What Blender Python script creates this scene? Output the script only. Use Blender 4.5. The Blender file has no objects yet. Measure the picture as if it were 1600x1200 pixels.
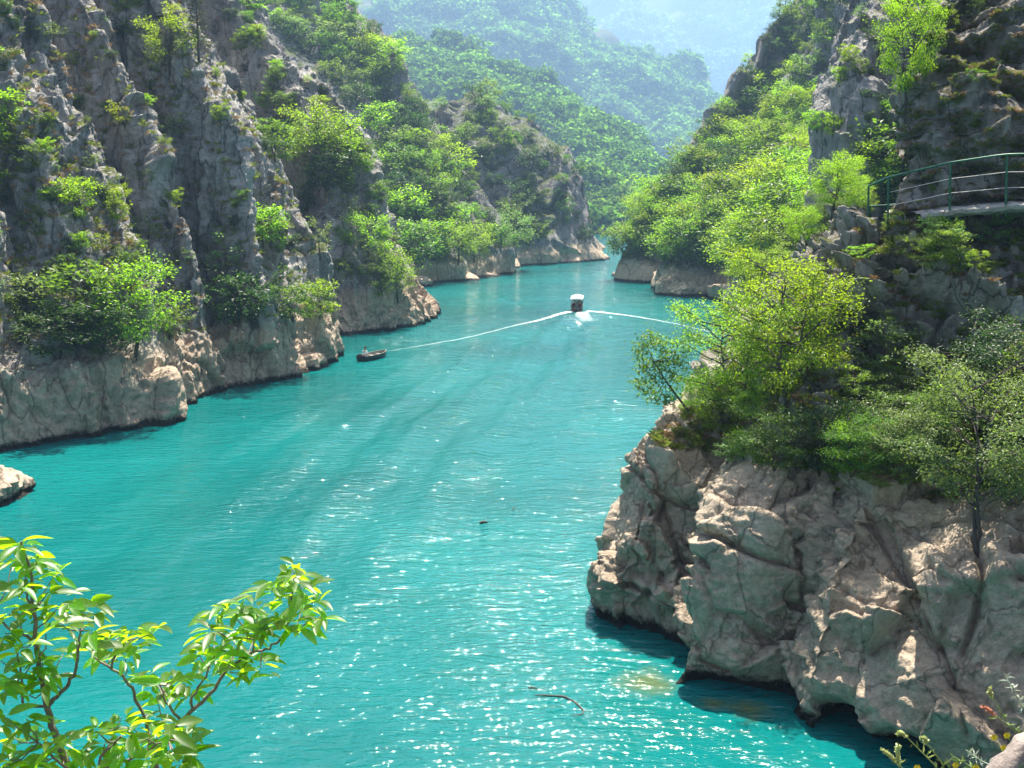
import bpy, math, random
import numpy as np
from mathutils import Vector, Matrix
from mathutils.bvhtree import BVHTree

R = math.radians
random.seed(7)
rng = np.random.default_rng(7)
sc = bpy.context.scene
C = sc.collection

# ------------------------------------------------------------------ camera, light, exposure
H = 13.5                       # eye above the water, metres
PITCH = R(10.92)
F = 1555.0                     # focal length in pixels of the 1600 wide photograph
cam = bpy.data.cameras.new('camera')
cam.lens = 35.0; cam.sensor_width = 36.0
cam.clip_start = 0.05; cam.clip_end = 12000
camo = bpy.data.objects.new('camera', cam); C.objects.link(camo)
camo.location = (0, 0, H); camo.rotation_euler = (R(90) - PITCH, 0, 0)
sc.camera = camo

SUN_EL, SUN_AZ = R(67), R(9)   # azimuth clockwise from +Y (the view direction)
w = bpy.data.worlds.new('World'); sc.world = w; w.use_nodes = True
nt = w.node_tree
sky = nt.nodes.new('ShaderNodeTexSky'); sky.sky_type = 'NISHITA'; sky.sun_disc = False
sky.sun_elevation = SUN_EL; sky.sun_rotation = SUN_AZ; sky.altitude = 300
sky.air_density = 1.0; sky.dust_density = 5.0
nt.links.new(sky.outputs[0], nt.nodes['Background'].inputs[0])
nt.nodes['Background'].inputs[1].default_value = 0.06
sun = bpy.data.lights.new('sun', 'SUN'); sun.energy = 5.0; sun.angle = R(0.53); sun.color = (1.0, 0.93, 0.82)
suno = bpy.data.objects.new('sun', sun); C.objects.link(suno)
sd = Vector((math.sin(SUN_AZ) * math.cos(SUN_EL), math.cos(SUN_AZ) * math.cos(SUN_EL), math.sin(SUN_EL)))
suno.rotation_euler = sd.to_track_quat('Z', 'Y').to_euler(); suno.location = sd * 200
sc.view_settings.view_transform = 'Standard'; sc.view_settings.look = 'None'
sc.view_settings.exposure = 1.92; sc.view_settings.gamma = 1.0
sc.view_settings.use_curve_mapping = False
sc.render.engine = 'CYCLES'
cy = sc.cycles
cy.max_bounces = 6; cy.diffuse_bounces = 3; cy.glossy_bounces = 2; cy.transmission_bounces = 3
cy.transparent_max_bounces = 12; cy.volume_bounces = 1
cy.use_adaptive_sampling = True; cy.adaptive_threshold = 0.02
cy.sample_clamp_indirect = 4.0; cy.sample_clamp_direct = 0
cy.use_denoising = True
cy.caustics_reflective = False; cy.caustics_refractive = False

# ------------------------------------------------------------------ picture <-> place
FW = np.array([0, math.cos(PITCH), -math.sin(PITCH)]); UP = np.array([0, math.sin(PITCH), math.cos(PITCH)])
CAM = np.array([0, 0, H], float)
def ray(px, py):
    return FW + np.array([(px - 800) / F, 0, 0]) - UP * (py - 600) / F
def P(px, py, D):
    d = ray(px, py); return CAM + d * (D / d[1])
def W(px, py, z=0.0):
    d = ray(px, py); return CAM + d * ((z - H) / d[2])

# ------------------------------------------------------------------ noise
def _h(ix, iy, iz, s):
    with np.errstate(over='ignore'):
        h = (ix.astype(np.int64).astype(np.uint32) * np.uint32(374761393) + iy.astype(np.int64).astype(np.uint32) * np.uint32(668265263)
             + iz.astype(np.int64).astype(np.uint32) * np.uint32(2147483647 - 9973) + np.uint32((s * 3266489917) & 0xffffffff))
        h ^= h >> np.uint32(15); h *= np.uint32(2246822519); h ^= h >> np.uint32(13); h *= np.uint32(3266489917); h ^= h >> np.uint32(16)
    return h
def _u(h): return (h & np.uint32(0xffffff)).astype(np.float64) / 16777216.0
def noise(p, s=0):
    f = np.floor(p); r = p - f; i = f.astype(np.int64)
    u = r * r * r * (r * (r * 6 - 15) + 10)
    out = 0
    for dx in (0, 1):
        wx = u[:, 0] if dx else 1 - u[:, 0]
        for dy in (0, 1):
            wy = u[:, 1] if dy else 1 - u[:, 1]
            for dz in (0, 1):
                wz = u[:, 2] if dz else 1 - u[:, 2]
                h = _h(i[:, 0] + dx, i[:, 1] + dy, i[:, 2] + dz, s)
                a = _u(h) * 2 * math.pi; b = _u(h >> np.uint32(7)) * 2 - 1
                c = np.sqrt(1 - b * b)
                g = (np.cos(a) * c) * (r[:, 0] - dx) + (np.sin(a) * c) * (r[:, 1] - dy) + b * (r[:, 2] - dz)
                out = out + wx * wy * wz * g
    return out * 1.5
def fbm(p, o=4, s=0, rough=0.5):
    v = 0; a = 1
    for k in range(o):
        v = v + a * noise(p * (2.03 ** k) + 17.3 * k, s + k); a *= rough
    return v
def ridged(p, o=4, s=0):
    v = 0; a = 1
    for k in range(o):
        v = v + a * (1 - 2.2 * np.abs(noise(p * (2.03 ** k) + 9.1 * k, s + k))); a *= 0.5
    return v / 1.6
def worley(p, s=0):
    f = np.floor(p); i = f.astype(np.int64); n = len(p)
    f1 = np.full(n, 9.0); f2 = np.full(n, 9.0); idn = np.zeros(n)
    for dx in (-1, 0, 1):
        for dy in (-1, 0, 1):
            for dz in (-1, 0, 1):
                h = _h(i[:, 0] + dx, i[:, 1] + dy, i[:, 2] + dz, s)
                qx = f[:, 0] + dx + _u(h); qy = f[:, 1] + dy + _u(h >> np.uint32(5)); qz = f[:, 2] + dz + _u(h * np.uint32(747796405))
                d = np.sqrt((p[:, 0] - qx) ** 2 + (p[:, 1] - qy) ** 2 + (p[:, 2] - qz) ** 2)
                m = d < f1
                f2 = np.where(m, f1, np.minimum(f2, d)); idn = np.where(m, _u(h * np.uint32(2891336453)), idn); f1 = np.where(m, d, f1)
    return f1, f2, idn

def facets(p, size, s=0, tilt=.5):
    """angular blocks: every cell has its own offset and its own tilt"""
    p = p / size; f = np.floor(p); i = f.astype(np.int64); n = len(p)
    f1 = np.full(n, 9.0); f2 = np.full(n, 9.0); val = np.zeros(n)
    for dx in (-1, 0, 1):
        for dy in (-1, 0, 1):
            for dz in (-1, 0, 1):
                h = _h(i[:, 0] + dx, i[:, 1] + dy, i[:, 2] + dz, s)
                o = np.stack([p[:, 0] - f[:, 0] - dx - _u(h), p[:, 1] - f[:, 1] - dy - _u(h >> np.uint32(5)), p[:, 2] - f[:, 2] - dz - _u(h * np.uint32(747796405))], 1)
                d = np.sqrt((o ** 2).sum(1)); m = d < f1
                a = _u(h * np.uint32(2891336453)); b = _u(h * np.uint32(1103515245) ^ np.uint32(0x5bd1e995)); c = _u(h * np.uint32(69069) >> np.uint32(3))
                v = (a - .5) + tilt * (o[:, 0] * (b - .5) + o[:, 1] * (c - .5) + o[:, 2] * (a + b - 1)) * 2
                f2 = np.where(m, f1, np.minimum(f2, d)); val = np.where(m, v, val); f1 = np.where(m, d, f1)
    return val * size, (f2 - f1) * size

# ------------------------------------------------------------------ mesh and object helpers
def mesh_from(name, V, Fc, mats, smooth=False, mi=None):
    """V (n,3), Fc (m,k) array of equal sized faces or list of such arrays"""
    me = bpy.data.meshes.new(name)
    Fs = Fc if isinstance(Fc, list) else [Fc]
    Fs = [np.asarray(f, np.int32) for f in Fs if len(f)]
    V = np.asarray(V, np.float32)
    me.vertices.add(len(V)); me.vertices.foreach_set('co', V.ravel())
    li = np.concatenate([f.ravel() for f in Fs]); tot = np.concatenate([np.full(len(f), f.shape[1], np.int32) for f in Fs])
    me.loops.add(len(li)); me.loops.foreach_set('vertex_index', li)
    me.polygons.add(len(tot))
    st = np.concatenate([[0], np.cumsum(tot)[:-1]]).astype(np.int32)
    me.polygons.foreach_set('loop_start', st); me.polygons.foreach_set('loop_total', tot)
    me.polygons.foreach_set('use_smooth', np.full(len(tot), smooth, bool))
    if mi is not None: me.polygons.foreach_set('material_index', np.asarray(mi, np.int32))
    for m in (mats if isinstance(mats, (list, tuple)) else [mats]): me.materials.append(m)
    me.update(calc_edges=True); me.validate()
    return me
def link(name, me, parent=None, loc=None, rot=None, scale=None):
    o = bpy.data.objects.new(name, me); C.objects.link(o)
    if parent: o.parent = parent
    if loc is not None: o.location = loc
    if rot is not None: o.rotation_euler = rot
    if scale is not None: o.scale = scale if hasattr(scale, '__len__') else (scale,) * 3
    return o
def tag(o, label, cat, group=None, kind=None):
    if label: o['label'] = label
    if cat: o['category'] = cat
    if group: o['group'] = group
    if kind: o['kind'] = kind
    return o
def empty(name, loc, rz=0, sc_=1):
    o = bpy.data.objects.new(name, None); C.objects.link(o); o.location = loc; o.rotation_euler = (0, 0, rz); o.scale = (sc_,) * 3
    o.empty_display_size = 0.2
    return o
class MB:
    def __init__(s): s.V = []; s.F = {}; s.n = 0; s.M = {}
    def add(s, V, Fc, m=0):
        V = np.asarray(V, float); Fc = np.asarray(Fc, int)
        s.V.append(V); s.F.setdefault((Fc.shape[1], m), []).append(Fc + s.n); s.n += len(V)
    def box(s, c, d, m=0, rz=0):
        c = np.array(c, float); d = np.array(d, float) / 2
        v = np.array([[x, y, z] for x in (-1, 1) for y in (-1, 1) for z in (-1, 1)]) * d
        if rz: v = v @ np.array([[math.cos(rz), math.sin(rz), 0], [-math.sin(rz), math.cos(rz), 0], [0, 0, 1]])
        s.add(v + c, [[0, 1, 3, 2], [4, 6, 7, 5], [0, 4, 5, 1], [2, 3, 7, 6], [0, 2, 6, 4], [1, 5, 7, 3]], m)
    def tube(s, pts, rad, n=6, m=0, cap=True):
        pts = np.asarray(pts, float); k = len(pts)
        rad = np.broadcast_to(np.asarray(rad, float), (k,))
        t = np.gradient(pts, axis=0); t /= np.linalg.norm(t, axis=1)[:, None] + 1e-9
        ref = np.array([0, 0, 1.0]) if abs(t[0, 2]) < .9 else np.array([1.0, 0, 0])
        vs = []
        u = None
        for i in range(k):
            if u is None: u = np.cross(t[i], ref)
            else: u = u - t[i] * np.dot(u, t[i])
            u = u / (np.linalg.norm(u) + 1e-9); vv = np.cross(t[i], u)
            a = np.arange(n) * 2 * math.pi / n
            vs.append(pts[i] + rad[i] * (np.cos(a)[:, None] * u + np.sin(a)[:, None] * vv))
        Fq = []
        for i in range(k - 1):
            for j in range(n):
                a = i * n + j; b = i * n + (j + 1) % n
                Fq.append([a, b, b + n, a + n])
        base = np.vstack(vs)
        s.add(base, Fq, m)
        if cap:
            e = np.vstack([vs[-1], pts[-1:]]); s.add(e, [[j, (j + 1) % n, n] for j in range(n)], m)
            e = np.vstack([vs[0], pts[:1]]); s.add(e, [[(j + 1) % n, j, n] for j in range(n)], m)
    def mesh(s, name, mats, smooth=False):
        V = np.vstack(s.V); Fs = []; mi = []
        for (k, m), fl in s.F.items():
            f = np.vstack(fl); Fs.append(f); mi += [m] * len(f)
        return mesh_from(name, V, Fs, mats, smooth, mi)

# ------------------------------------------------------------------ materials
def newmat(name):
    m = bpy.data.materials.new(name); m.use_nodes = True
    nt = m.node_tree; return m, nt, nt.nodes, nt.links
def ramp(N, stops, interp='LINEAR'):
    r = N.new('ShaderNodeValToRGB'); r.color_ramp.interpolation = interp
    el = r.color_ramp.elements
    while len(el) < len(stops): el.new(0.5)
    for e, (p, c) in zip(el, stops):
        e.position = p; e.color = (*c, 1) if hasattr(c, '__len__') else (c, c, c, 1)
    return r
def noise_n(N, L, vec, scale, detail=6, rough=0.55, dist=0.0):
    n = N.new('ShaderNodeTexNoise'); n.inputs['Scale'].default_value = scale; n.inputs['Detail'].default_value = detail
    n.inputs['Roughness'].default_value = rough; n.inputs['Distortion'].default_value = dist
    L.new(vec, n.inputs['Vector']); return n.outputs[0]
def mth(N, L, op, a, b=None, clamp=False):
    n = N.new('ShaderNodeMath'); n.operation = op; n.use_clamp = clamp
    for i, v in enumerate((a, b)):
        if v is None: continue
        if isinstance(v, (int, float)): n.inputs[i].default_value = v
        else: L.new(v, n.inputs[i])
    return n.outputs[0]
def mixc(N, L, fac, a, b, mode='MIX'):
    n = N.new('ShaderNodeMix'); n.data_type = 'RGBA'; n.blend_type = mode
    for s, v in ((n.inputs[0], fac), (n.inputs[6], a), (n.inputs[7], b)):
        if isinstance(v, (int, float)): s.default_value = v
        elif isinstance(v, tuple): s.default_value = (*v, 1)
        else: L.new(v, s)
    return n.outputs[2]
def maprange(N, L, v, a, b, c=0, d=1):
    n = N.new('ShaderNodeMapRange'); L.new(v, n.inputs[0])
    for i, x in enumerate((a, b, c, d)): n.inputs[i + 1].default_value = x
    return n.outputs[0]

def rock_mat(name, dark=(0.045, 0.045, 0.045), mid=(0.17, 0.16, 0.15), light=(0.38, 0.36, 0.34), band=4.0, bandcol=(0.33, 0.26, 0.195),
             banddark=(0.17, 0.13, 0.095), grass=0.5, gcol=(0.075, 0.095, 0.025), bump=1.0, scale=1.0, lean=0.35):
    m, nt, N, L = newmat(name)
    b = N['Principled BSDF']; b.inputs['Roughness'].default_value = 0.9; b.inputs['Specular IOR Level'].default_value = 0.2
    geo = N.new('ShaderNodeNewGeometry'); pos = geo.outputs['Position']
    mp = N.new('ShaderNodeMapping'); mp.inputs['Scale'].default_value = (1, 1, lean); L.new(pos, mp.inputs[0])
    mp2 = N.new('ShaderNodeMapping'); mp2.inputs['Scale'].default_value = (1, 1, .16); L.new(pos, mp2.inputs[0])
    n1 = noise_n(N, L, mp.outputs[0], 0.28 * scale, 9, 0.68, 0.6)
    n2 = noise_n(N, L, mp2.outputs[0], 1.1 * scale, 6, 0.62, 0.3)
    n3 = noise_n(N, L, pos, 3.5 * scale, 8, 0.7)
    s = mth(N, L, 'ADD', mth(N, L, 'MULTIPLY', n1, .45), mth(N, L, 'MULTIPLY', n2, .3))
    s = mth(N, L, 'ADD', s, mth(N, L, 'MULTIPLY', n3, .25))
    r = ramp(N, [(0.34, dark), (0.48, mid), (0.60, tuple(.5 * (a + c) for a, c in zip(mid, light))), (0.70, light)]); L.new(s, r.inputs[0])
    col = r.outputs[0]
    # rusty and ochre tints
    n4 = noise_n(N, L, pos, 0.5 * scale, 5, 0.6)
    col = mixc(N, L, mth(N, L, 'MULTIPLY', maprange(N, L, n4, .52, .7), .28), col, (0.27, 0.19, 0.13))
    # voronoi fissures
    def fiss(scale_, w_, vec):
        v = N.new('ShaderNodeTexVoronoi'); v.feature = 'DISTANCE_TO_EDGE'; v.inputs['Scale'].default_value = scale_
        dn = N.new('ShaderNodeVectorMath'); dn.operation = 'ADD'
        nn = N.new('ShaderNodeTexNoise'); nn.inputs['Scale'].default_value = scale_ * 1.7; nn.inputs['Detail'].default_value = 4; L.new(vec, nn.inputs['Vector'])
        sca = N.new('ShaderNodeVectorMath'); sca.operation = 'SCALE'; L.new(nn.outputs[1], sca.inputs[0]); sca.inputs[3].default_value = 0.9 / scale_
        L.new(vec, dn.inputs[0]); L.new(sca.outputs[0], dn.inputs[1]); L.new(dn.outputs[0], v.inputs['Vector'])
        return maprange(N, L, v.outputs[0], 0.0, w_, 0, 1)
    c1 = fiss(0.45 * scale, 0.035, mp.outputs[0]); c2 = fiss(1.5 * scale, 0.03, pos)
    ck = mth(N, L, 'MULTIPLY', maprange(N, L, c1, 0, 1, .35, 1), maprange(N, L, c2, 0, 1, .72, 1))
    col = mixc(N, L, 1.0, col, ck, 'MULTIPLY')
    # pale band the lake leaves when it drops
    sep = N.new('ShaderNodeSeparateXYZ'); L.new(pos, sep.inputs[0]); z = sep.outputs[2]
    nb = noise_n(N, L, pos, 0.25, 5, 0.6)
    zz = mth(N, L, 'ADD', z, mth(N, L, 'MULTIPLY', mth(N, L, 'SUBTRACT', nb, .5), 2.6))
    bm = maprange(N, L, zz, band - .5, band + .7, 1, 0)
    rb = ramp(N, [(0.33, banddark), (0.5, tuple(.55 * a + .45 * c for a, c in zip(bandcol, banddark))), (0.62, bandcol), (0.78, tuple(min(1, a * 1.25) for a in bandcol))])
    sb = mth(N, L, 'ADD', mth(N, L, 'MULTIPLY', n3, .55), mth(N, L, 'MULTIPLY', n1, .45)); L.new(sb, rb.inputs[0])
    bc = mixc(N, L, 1.0, rb.outputs[0], maprange(N, L, ck, 0, 1, .25, 1), 'MULTIPLY')
    col = mixc(N, L, bm, col, bc)
    # grass and soil on the gentle places above the band
    ns = N.new('ShaderNodeSeparateXYZ'); L.new(geo.outputs['Normal'], ns.inputs[0])
    ng = noise_n(N, L, pos, 0.9, 6, 0.7)
    gm = mth(N, L, 'ADD', ns.outputs[2], mth(N, L, 'MULTIPLY', mth(N, L, 'SUBTRACT', ng, .5), 1.6))
    gm = maprange(N, L, gm, 1.0 - grass, 1.16 - grass, 0, 1)
    gm = mth(N, L, 'MULTIPLY', gm, mth(N, L, 'SUBTRACT', 1.0, bm, True))
    gr = ramp(N, [(0.35, tuple(.5 * a for a in gcol)), (0.52, gcol), (0.68, (0.17, 0.13, 0.065))]); L.new(noise_n(N, L, pos, 1.7, 6, .75), gr.inputs[0])
    col = mixc(N, L, gm, col, gr.outputs[0])
    # wet line
    wm = maprange(N, L, mth(N, L, 'ADD', z, mth(N, L, 'MULTIPLY', mth(N, L, 'SUBTRACT', n3, .5), .7)), .25, .5, 1, 0)
    col = mixc(N, L, wm, col, (0.02, 0.018, 0.014))
    L.new(col, b.inputs['Base Color'])
    bu = N.new('ShaderNodeBump'); bu.inputs['Strength'].default_value = 0.9 * bump; bu.inputs['Distance'].default_value = 0.35
    hsum = mth(N, L, 'ADD', mth(N, L, 'MULTIPLY', n3, .8), mth(N, L, 'MULTIPLY', ck, .35)); L.new(hsum, bu.inputs['Height'])
    L.new(bu.outputs[0], b.inputs['Normal'])
    return m

def leaf_mat(name, col, trans, tmix=0.5, gloss=0.06, var=0.5, objvar=0.35, patch=0, vein=0):
    m, nt, N, L = newmat(name)
    N.remove(N['Principled BSDF'])
    out = N['Material Output']
    geo = N.new('ShaderNodeNewGeometry'); oi = N.new('ShaderNodeObjectInfo')
    f = mth(N, L, 'ADD', mth(N, L, 'MULTIPLY', geo.outputs['Random Per Island'], var), mth(N, L, 'MULTIPLY', oi.outputs['Random'], objvar))
    f = mth(N, L, 'ADD', f, 1 - (var + objvar) / 2)
    if patch: f = mth(N, L, 'MULTIPLY', f, maprange(N, L, noise_n(N, L, geo.outputs['Position'], patch, 4, .6), .35, .65, .45, 1.5))
    hs = N.new('ShaderNodeHueSaturation')
    L.new(mth(N, L, 'ADD', mth(N, L, 'MULTIPLY', oi.outputs['Random'], .035), .48), hs.inputs['Hue']); L.new(f, hs.inputs['Value']); hs.inputs['Color'].default_value = (*col, 1)
    hs2 = N.new('ShaderNodeHueSaturation')
    L.new(mth(N, L, 'ADD', mth(N, L, 'MULTIPLY', oi.outputs['Random'], .035), .48), hs2.inputs['Hue']); L.new(f, hs2.inputs['Value']); hs2.inputs['Color'].default_value = (*trans, 1)
    if vein:
        tc = N.new('ShaderNodeTexCoord'); sp = N.new('ShaderNodeSeparateXYZ'); L.new(tc.outputs['Object'], sp.inputs[0])
        ax = mth(N, L, 'ABSOLUTE', sp.outputs[0]); rib = maprange(N, L, ax, .006, .016, 1.35, 1)
        sv = mth(N, L, 'SINE', mth(N, L, 'MULTIPLY', mth(N, L, 'SUBTRACT', sp.outputs[1], mth(N, L, 'MULTIPLY', ax, 1.1)), 62.0)); sv = maprange(N, L, sv, .55, 1, 1, .78)
        sn = maprange(N, L, noise_n(N, L, tc.outputs['Object'], 6, 4, .6), .35, .7, 1.1, .8)
        f = mth(N, L, 'MULTIPLY', mth(N, L, 'MULTIPLY', mth(N, L, 'MULTIPLY', f, rib), sv), sn); L.new(f, hs.inputs['Value']); L.new(f, hs2.inputs['Value'])
    d = N.new('ShaderNodeBsdfDiffuse'); t = N.new('ShaderNodeBsdfTranslucent'); g = N.new('ShaderNodeBsdfGlossy'); g.inputs['Roughness'].default_value = .42
    L.new(hs.outputs[0], d.inputs[0]); L.new(hs2.outputs[0], t.inputs[0])
    mx = N.new('ShaderNodeMixShader'); mx.inputs[0].default_value = tmix; L.new(d.outputs[0], mx.inputs[1]); L.new(t.outputs[0], mx.inputs[2])
    m2 = N.new('ShaderNodeMixShader'); m2.inputs[0].default_value = gloss; L.new(mx.outputs[0], m2.inputs[1]); L.new(g.outputs[0], m2.inputs[2])
    L.new(m2.outputs[0], out.inputs[0]); return m

def plain(name, col, rough=0.6, metal=0, nscale=0, namp=0.3, bump=0):
    m, nt, N, L = newmat(name); b = N['Principled BSDF']
    b.inputs['Roughness'].default_value = rough; b.inputs['Metallic'].default_value = metal; b.inputs['Base Color'].default_value = (*col, 1)
    if nscale:
        tc = N.new('ShaderNodeTexCoord'); n = noise_n(N, L, tc.outputs['Object'], nscale, 6, .6)
        c = mixc(N, L, 1.0, col, maprange(N, L, n, .3, .7, 1 - namp, 1 + namp), 'MULTIPLY'); L.new(c, b.inputs['Base Color'])
        if bump:
            bu = N.new('ShaderNodeBump'); bu.inputs['Strength'].default_value = bump; bu.inputs['Distance'].default_value = .02
            L.new(n, bu.inputs['Height']); L.new(bu.outputs[0], b.inputs['Normal'])
    return m

M = {}
M['cliff'] = rock_mat('grey_limestone', dark=(.045, .042, .039), mid=(.27, .256, .238), light=(.64, .615, .58), grass=.22, bandcol=(.58, .455, .34), banddark=(.27, .205, .15), gcol=(.09, .105, .03))
M['near'] = rock_mat('near_limestone', dark=(.06, .052, .044), mid=(.33, .30, .26), light=(.66, .62, .57), band=6.3, bandcol=(.62, .50, .375), banddark=(.29, .225, .16), grass=.26, scale=1.6, bump=.9, lean=.6)
M['upper'] = rock_mat('upper_limestone', band=-50, grass=.30, scale=1.8, bump=1.1, dark=(.05, .042, .036), mid=(.31, .275, .235), light=(.64, .60, .55), lean=.5, gcol=(.10, .10, .035))
M['mid'] = rock_mat('far_limestone', bandcol=(.56, .44, .33), banddark=(.27, .21, .15), band=2.8, grass=.40, scale=.55, gcol=(.06, .085, .025), mid=(.20, .195, .19), light=(.46, .45, .43))
M['hill'] = rock_mat('hill_ground', band=-50, grass=.8, scale=.22, gcol=(.055, .075, .03), mid=(.15, .15, .12), light=(.30, .29, .26))
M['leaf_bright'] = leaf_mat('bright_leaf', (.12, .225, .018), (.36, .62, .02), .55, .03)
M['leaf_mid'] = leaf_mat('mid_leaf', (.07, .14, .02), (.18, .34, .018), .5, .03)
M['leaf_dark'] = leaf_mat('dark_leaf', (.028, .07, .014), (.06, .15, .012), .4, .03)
M['leaf_pale'] = leaf_mat('pale_leaf', (.14, .23, .07), (.24, .40, .06), .45, .03)
M['leaf_yellow'] = leaf_mat('yellow_green_leaf', (.15, .22, .014), (.38, .55, .012), .55, .03)
M['leaf_conifer'] = leaf_mat('conifer_needle', (.06, .065, .03), (.08, .08, .03), .3)
M['leaf_far'] = leaf_mat('far_leaf', (.075, .13, .03), (.16, .32, .03), .45, 0.0, .45, .5, patch=.035)
M['leaf_hero'] = leaf_mat('near_leaf', (.045, .12, .006), (.46, .80, .01), .60, .04, .2, .6, vein=1)
M['grass'] = leaf_mat('grass_blade', (.14, .17, .035), (.24, .30, .04), .45, .02)
M['dry'] = leaf_mat('dry_grass_blade', (.26, .17, .09), (.28, .19, .08), .4, .02)
M['bark'] = plain('bark', (.07, .055, .045), .95, 0, 9, .5, .5)
M['bark_pale'] = plain('pale_bark', (.22, .18, .155), .9, 0, 22, .45, .8)
M['bark_hero'] = plain('twig_bark', (.17, .135, .115), .8, 0, 60, .35, .4)
M['green_paint'] = plain('green_paint', (.012, .12, .06), .4, .1, 8, .3)
M['cable'] = plain('steel_cable', (.55, .53, .5), .4, .7)

# ------------------------------------------------------------------ terrain builder
def resample(pts, n, smooth=True):
    pts = np.asarray(pts, float); d = np.concatenate([[0], np.cumsum(np.linalg.norm(np.diff(pts, axis=0), axis=1))])
    t = np.linspace(0, d[-1], n); return np.stack([np.interp(t, d, pts[:, k]) for k in range(3)], 1)
def profile(base, ups, deep=-1.5):
    b = W(*base); D0 = b[1]
    pts = [b + np.array([0, 0, deep]), b]
    for (px, py, dd) in ups: pts.append(P(px, py, D0 + dd))
    return np.array(pts)
def grid_faces(nu, nv):
    i = np.arange(nu * nv).reshape(nu, nv)
    return np.stack([i[:-1, :-1], i[1:, :-1], i[1:, 1:], i[:-1, 1:]], -1).reshape(-1, 4)
def smooth_grid(G, it):
    for _ in range(it):
        G[1:-1] = (G[:-2] + 2 * G[1:-1] + G[2:]) / 4
        G[:, 1:-1] = (G[:, :-2] + 2 * G[:, 1:-1] + G[:, 2:]) / 4
    return G
def steps(p, h, A, sd_, thr=-.15):
    """ledges: upright risers and level treads, broken up sideways"""
    t = p[:, 2] / h + 1.1 * noise(p / (h * 3.0), sd_) + .35 * noise(p / (h * .9), sd_ + 1)
    f = t - np.floor(t); on = np.clip((noise(p / (h * 2.2), sd_ + 2) - thr) * 4, 0, 1)
    return A * on * (np.minimum(f / .82, (1 - f) / .18) - .5)
def warp(p, sc_, a, sd_): return a * np.stack([noise(p / sc_, sd_), noise(p / sc_, sd_ + 1), noise(p / sc_, sd_ + 2)], 1)
def disp_left(p):
    q = p.copy(); q[:, 2] = p[:, 2] * .28 - p[:, 0] * .14
    q = q + warp(p, 3.1, .35, 41)
    a, ea = facets(q, 3.0, 5, .7); b, eb = facets(q, 1.1, 6, .8); c, ec = facets(q, .42, 7, .9)
    d = .6 * ridged(q / 7.5, 3, 3) + .34 * a + .36 * b + .4 * c - .3 * np.exp(-ea / .10) - .12 * np.exp(-eb / .06)
    hi = np.clip((p[:, 2] - 4) / 2, .25, 1)
    return d + hi * (steps(p, 2.6, .24, 210) + steps(p, .9, .14, 215)) + .22 * ridged(q / 1.9, 4, 8) + .12 * fbm(p / .5, 3, 12, .6) - .35
def disp_near(p):
    wv = warp(p, 2.2, .16, 51); q = p + wv
    r = np.stack([q[:, 0] * .85 + q[:, 2] * .5, q[:, 1], (q[:, 2] * .85 - q[:, 0] * .5) * .62], 1)
    a, ea = facets(r, 2.1, 15, .8); b, eb = facets(r + wv, .85, 16, .9); c, ec = facets(q + wv, .34, 17, .9)
    msk = np.clip(noise(p / 2.3, 60) * 2.4 + .45, 0, 1)
    d = .45 * fbm(p / 4.2, 2, 20) + .26 * a + (.16 + .34 * msk) * b + (.07 + .32 * msk) * c
    d -= .20 * np.exp(-(ea / .05) ** 1.0) + .09 * np.exp(-(eb / .035)) * (.3 + .7 * msk)
    for (nx, nz, ny, s, wd, sd_, dp) in ((.90, -.44, .1, 2.6, .05, 70, .42), (.99, .12, .2, 3.7, .04, 71, .3), (.40, .91, 0, 2.9, .045, 72, .3)):
        t = (q[:, 0] * nx + q[:, 2] * nz + q[:, 1] * ny) / s + .16 * noise(p / 6, sd_) + .02 * noise(p / .8, sd_ + 1)
        k = np.round(t); fr = (t - k) * s; on = np.clip(noise(p / 3.0 + k[:, None] * 3.7, sd_ + 5) * 5 + .6, 0, 1)
        d -= on * dp * 1.7 * np.exp(-np.abs(fr) / wd); pass
    low = np.clip((p[:, 2] - 5.8) / 1.6, 0, 1)
    d += low * (.55 * ridged(p * [1, 1, 1.3] / 2.4, 4, 80) + .35 * facets(q, 1.3, 81, .6)[0] + steps(p, 1.5, 1.0, 220, -.4) + steps(p, .5, .25, 225) - .2) + (1 - low) * steps(p, 1.3, .22, 230, .05)
    und = np.exp(-((p[:, 2] - .2) / .5) ** 2) * .6 * np.clip(.6 + 1.6 * noise(p / 2.2, 33), 0, 1.4)
    d = np.minimum(d, np.clip(-.12 + (p[:, 2] - .3) * .6, -.12, 9))
    for c_ in (P(1296, 1140, 22.9), P(1402, 1186, 21.8)): d -= 1.0 * np.exp(-(np.linalg.norm((p - c_) * [1, .6, 1], axis=1) / .62) ** 4)
    return d - und + .07 * fbm(p / .2, 3, 30, .6) + .10 * ridged(p / .7, 3, 36) * (.3 + msk)
def disp_upper(p):
    q = p + warp(p, 1.6, .22, 91)
    a, ea = facets(q, 1.7, 25, .8); b, eb = facets(q, .6, 26, .9); c, ec = facets(q, .25, 27, .9)
    return steps(p, 1.4, .8, 240, -.3) + steps(p, .5, .22, 245) + .45 * ridged(q / 3.2, 4, 85) + .40 * a + .36 * b + .3 * c - .16 * np.exp(-ea / .06) + .08 * fbm(p / .3, 3, 33, .6) - .2
def disp_mid(p):
    q = p.copy(); q[:, 2] *= .5
    f1, f2, idn = worley(q / 5, 35)
    return steps(p, 6, 2.0, 250) + 1.5 * ridged(q / 15, 4, 95) + 1.3 * (idn - .5) + .6 * ridged(q / 3, 3, 96) - .6
def disp_hill_(p):
    return 12 * ridged(p / 90, 4, 105) + 5 * fbm(p / 22, 4, 106) - 5

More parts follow.
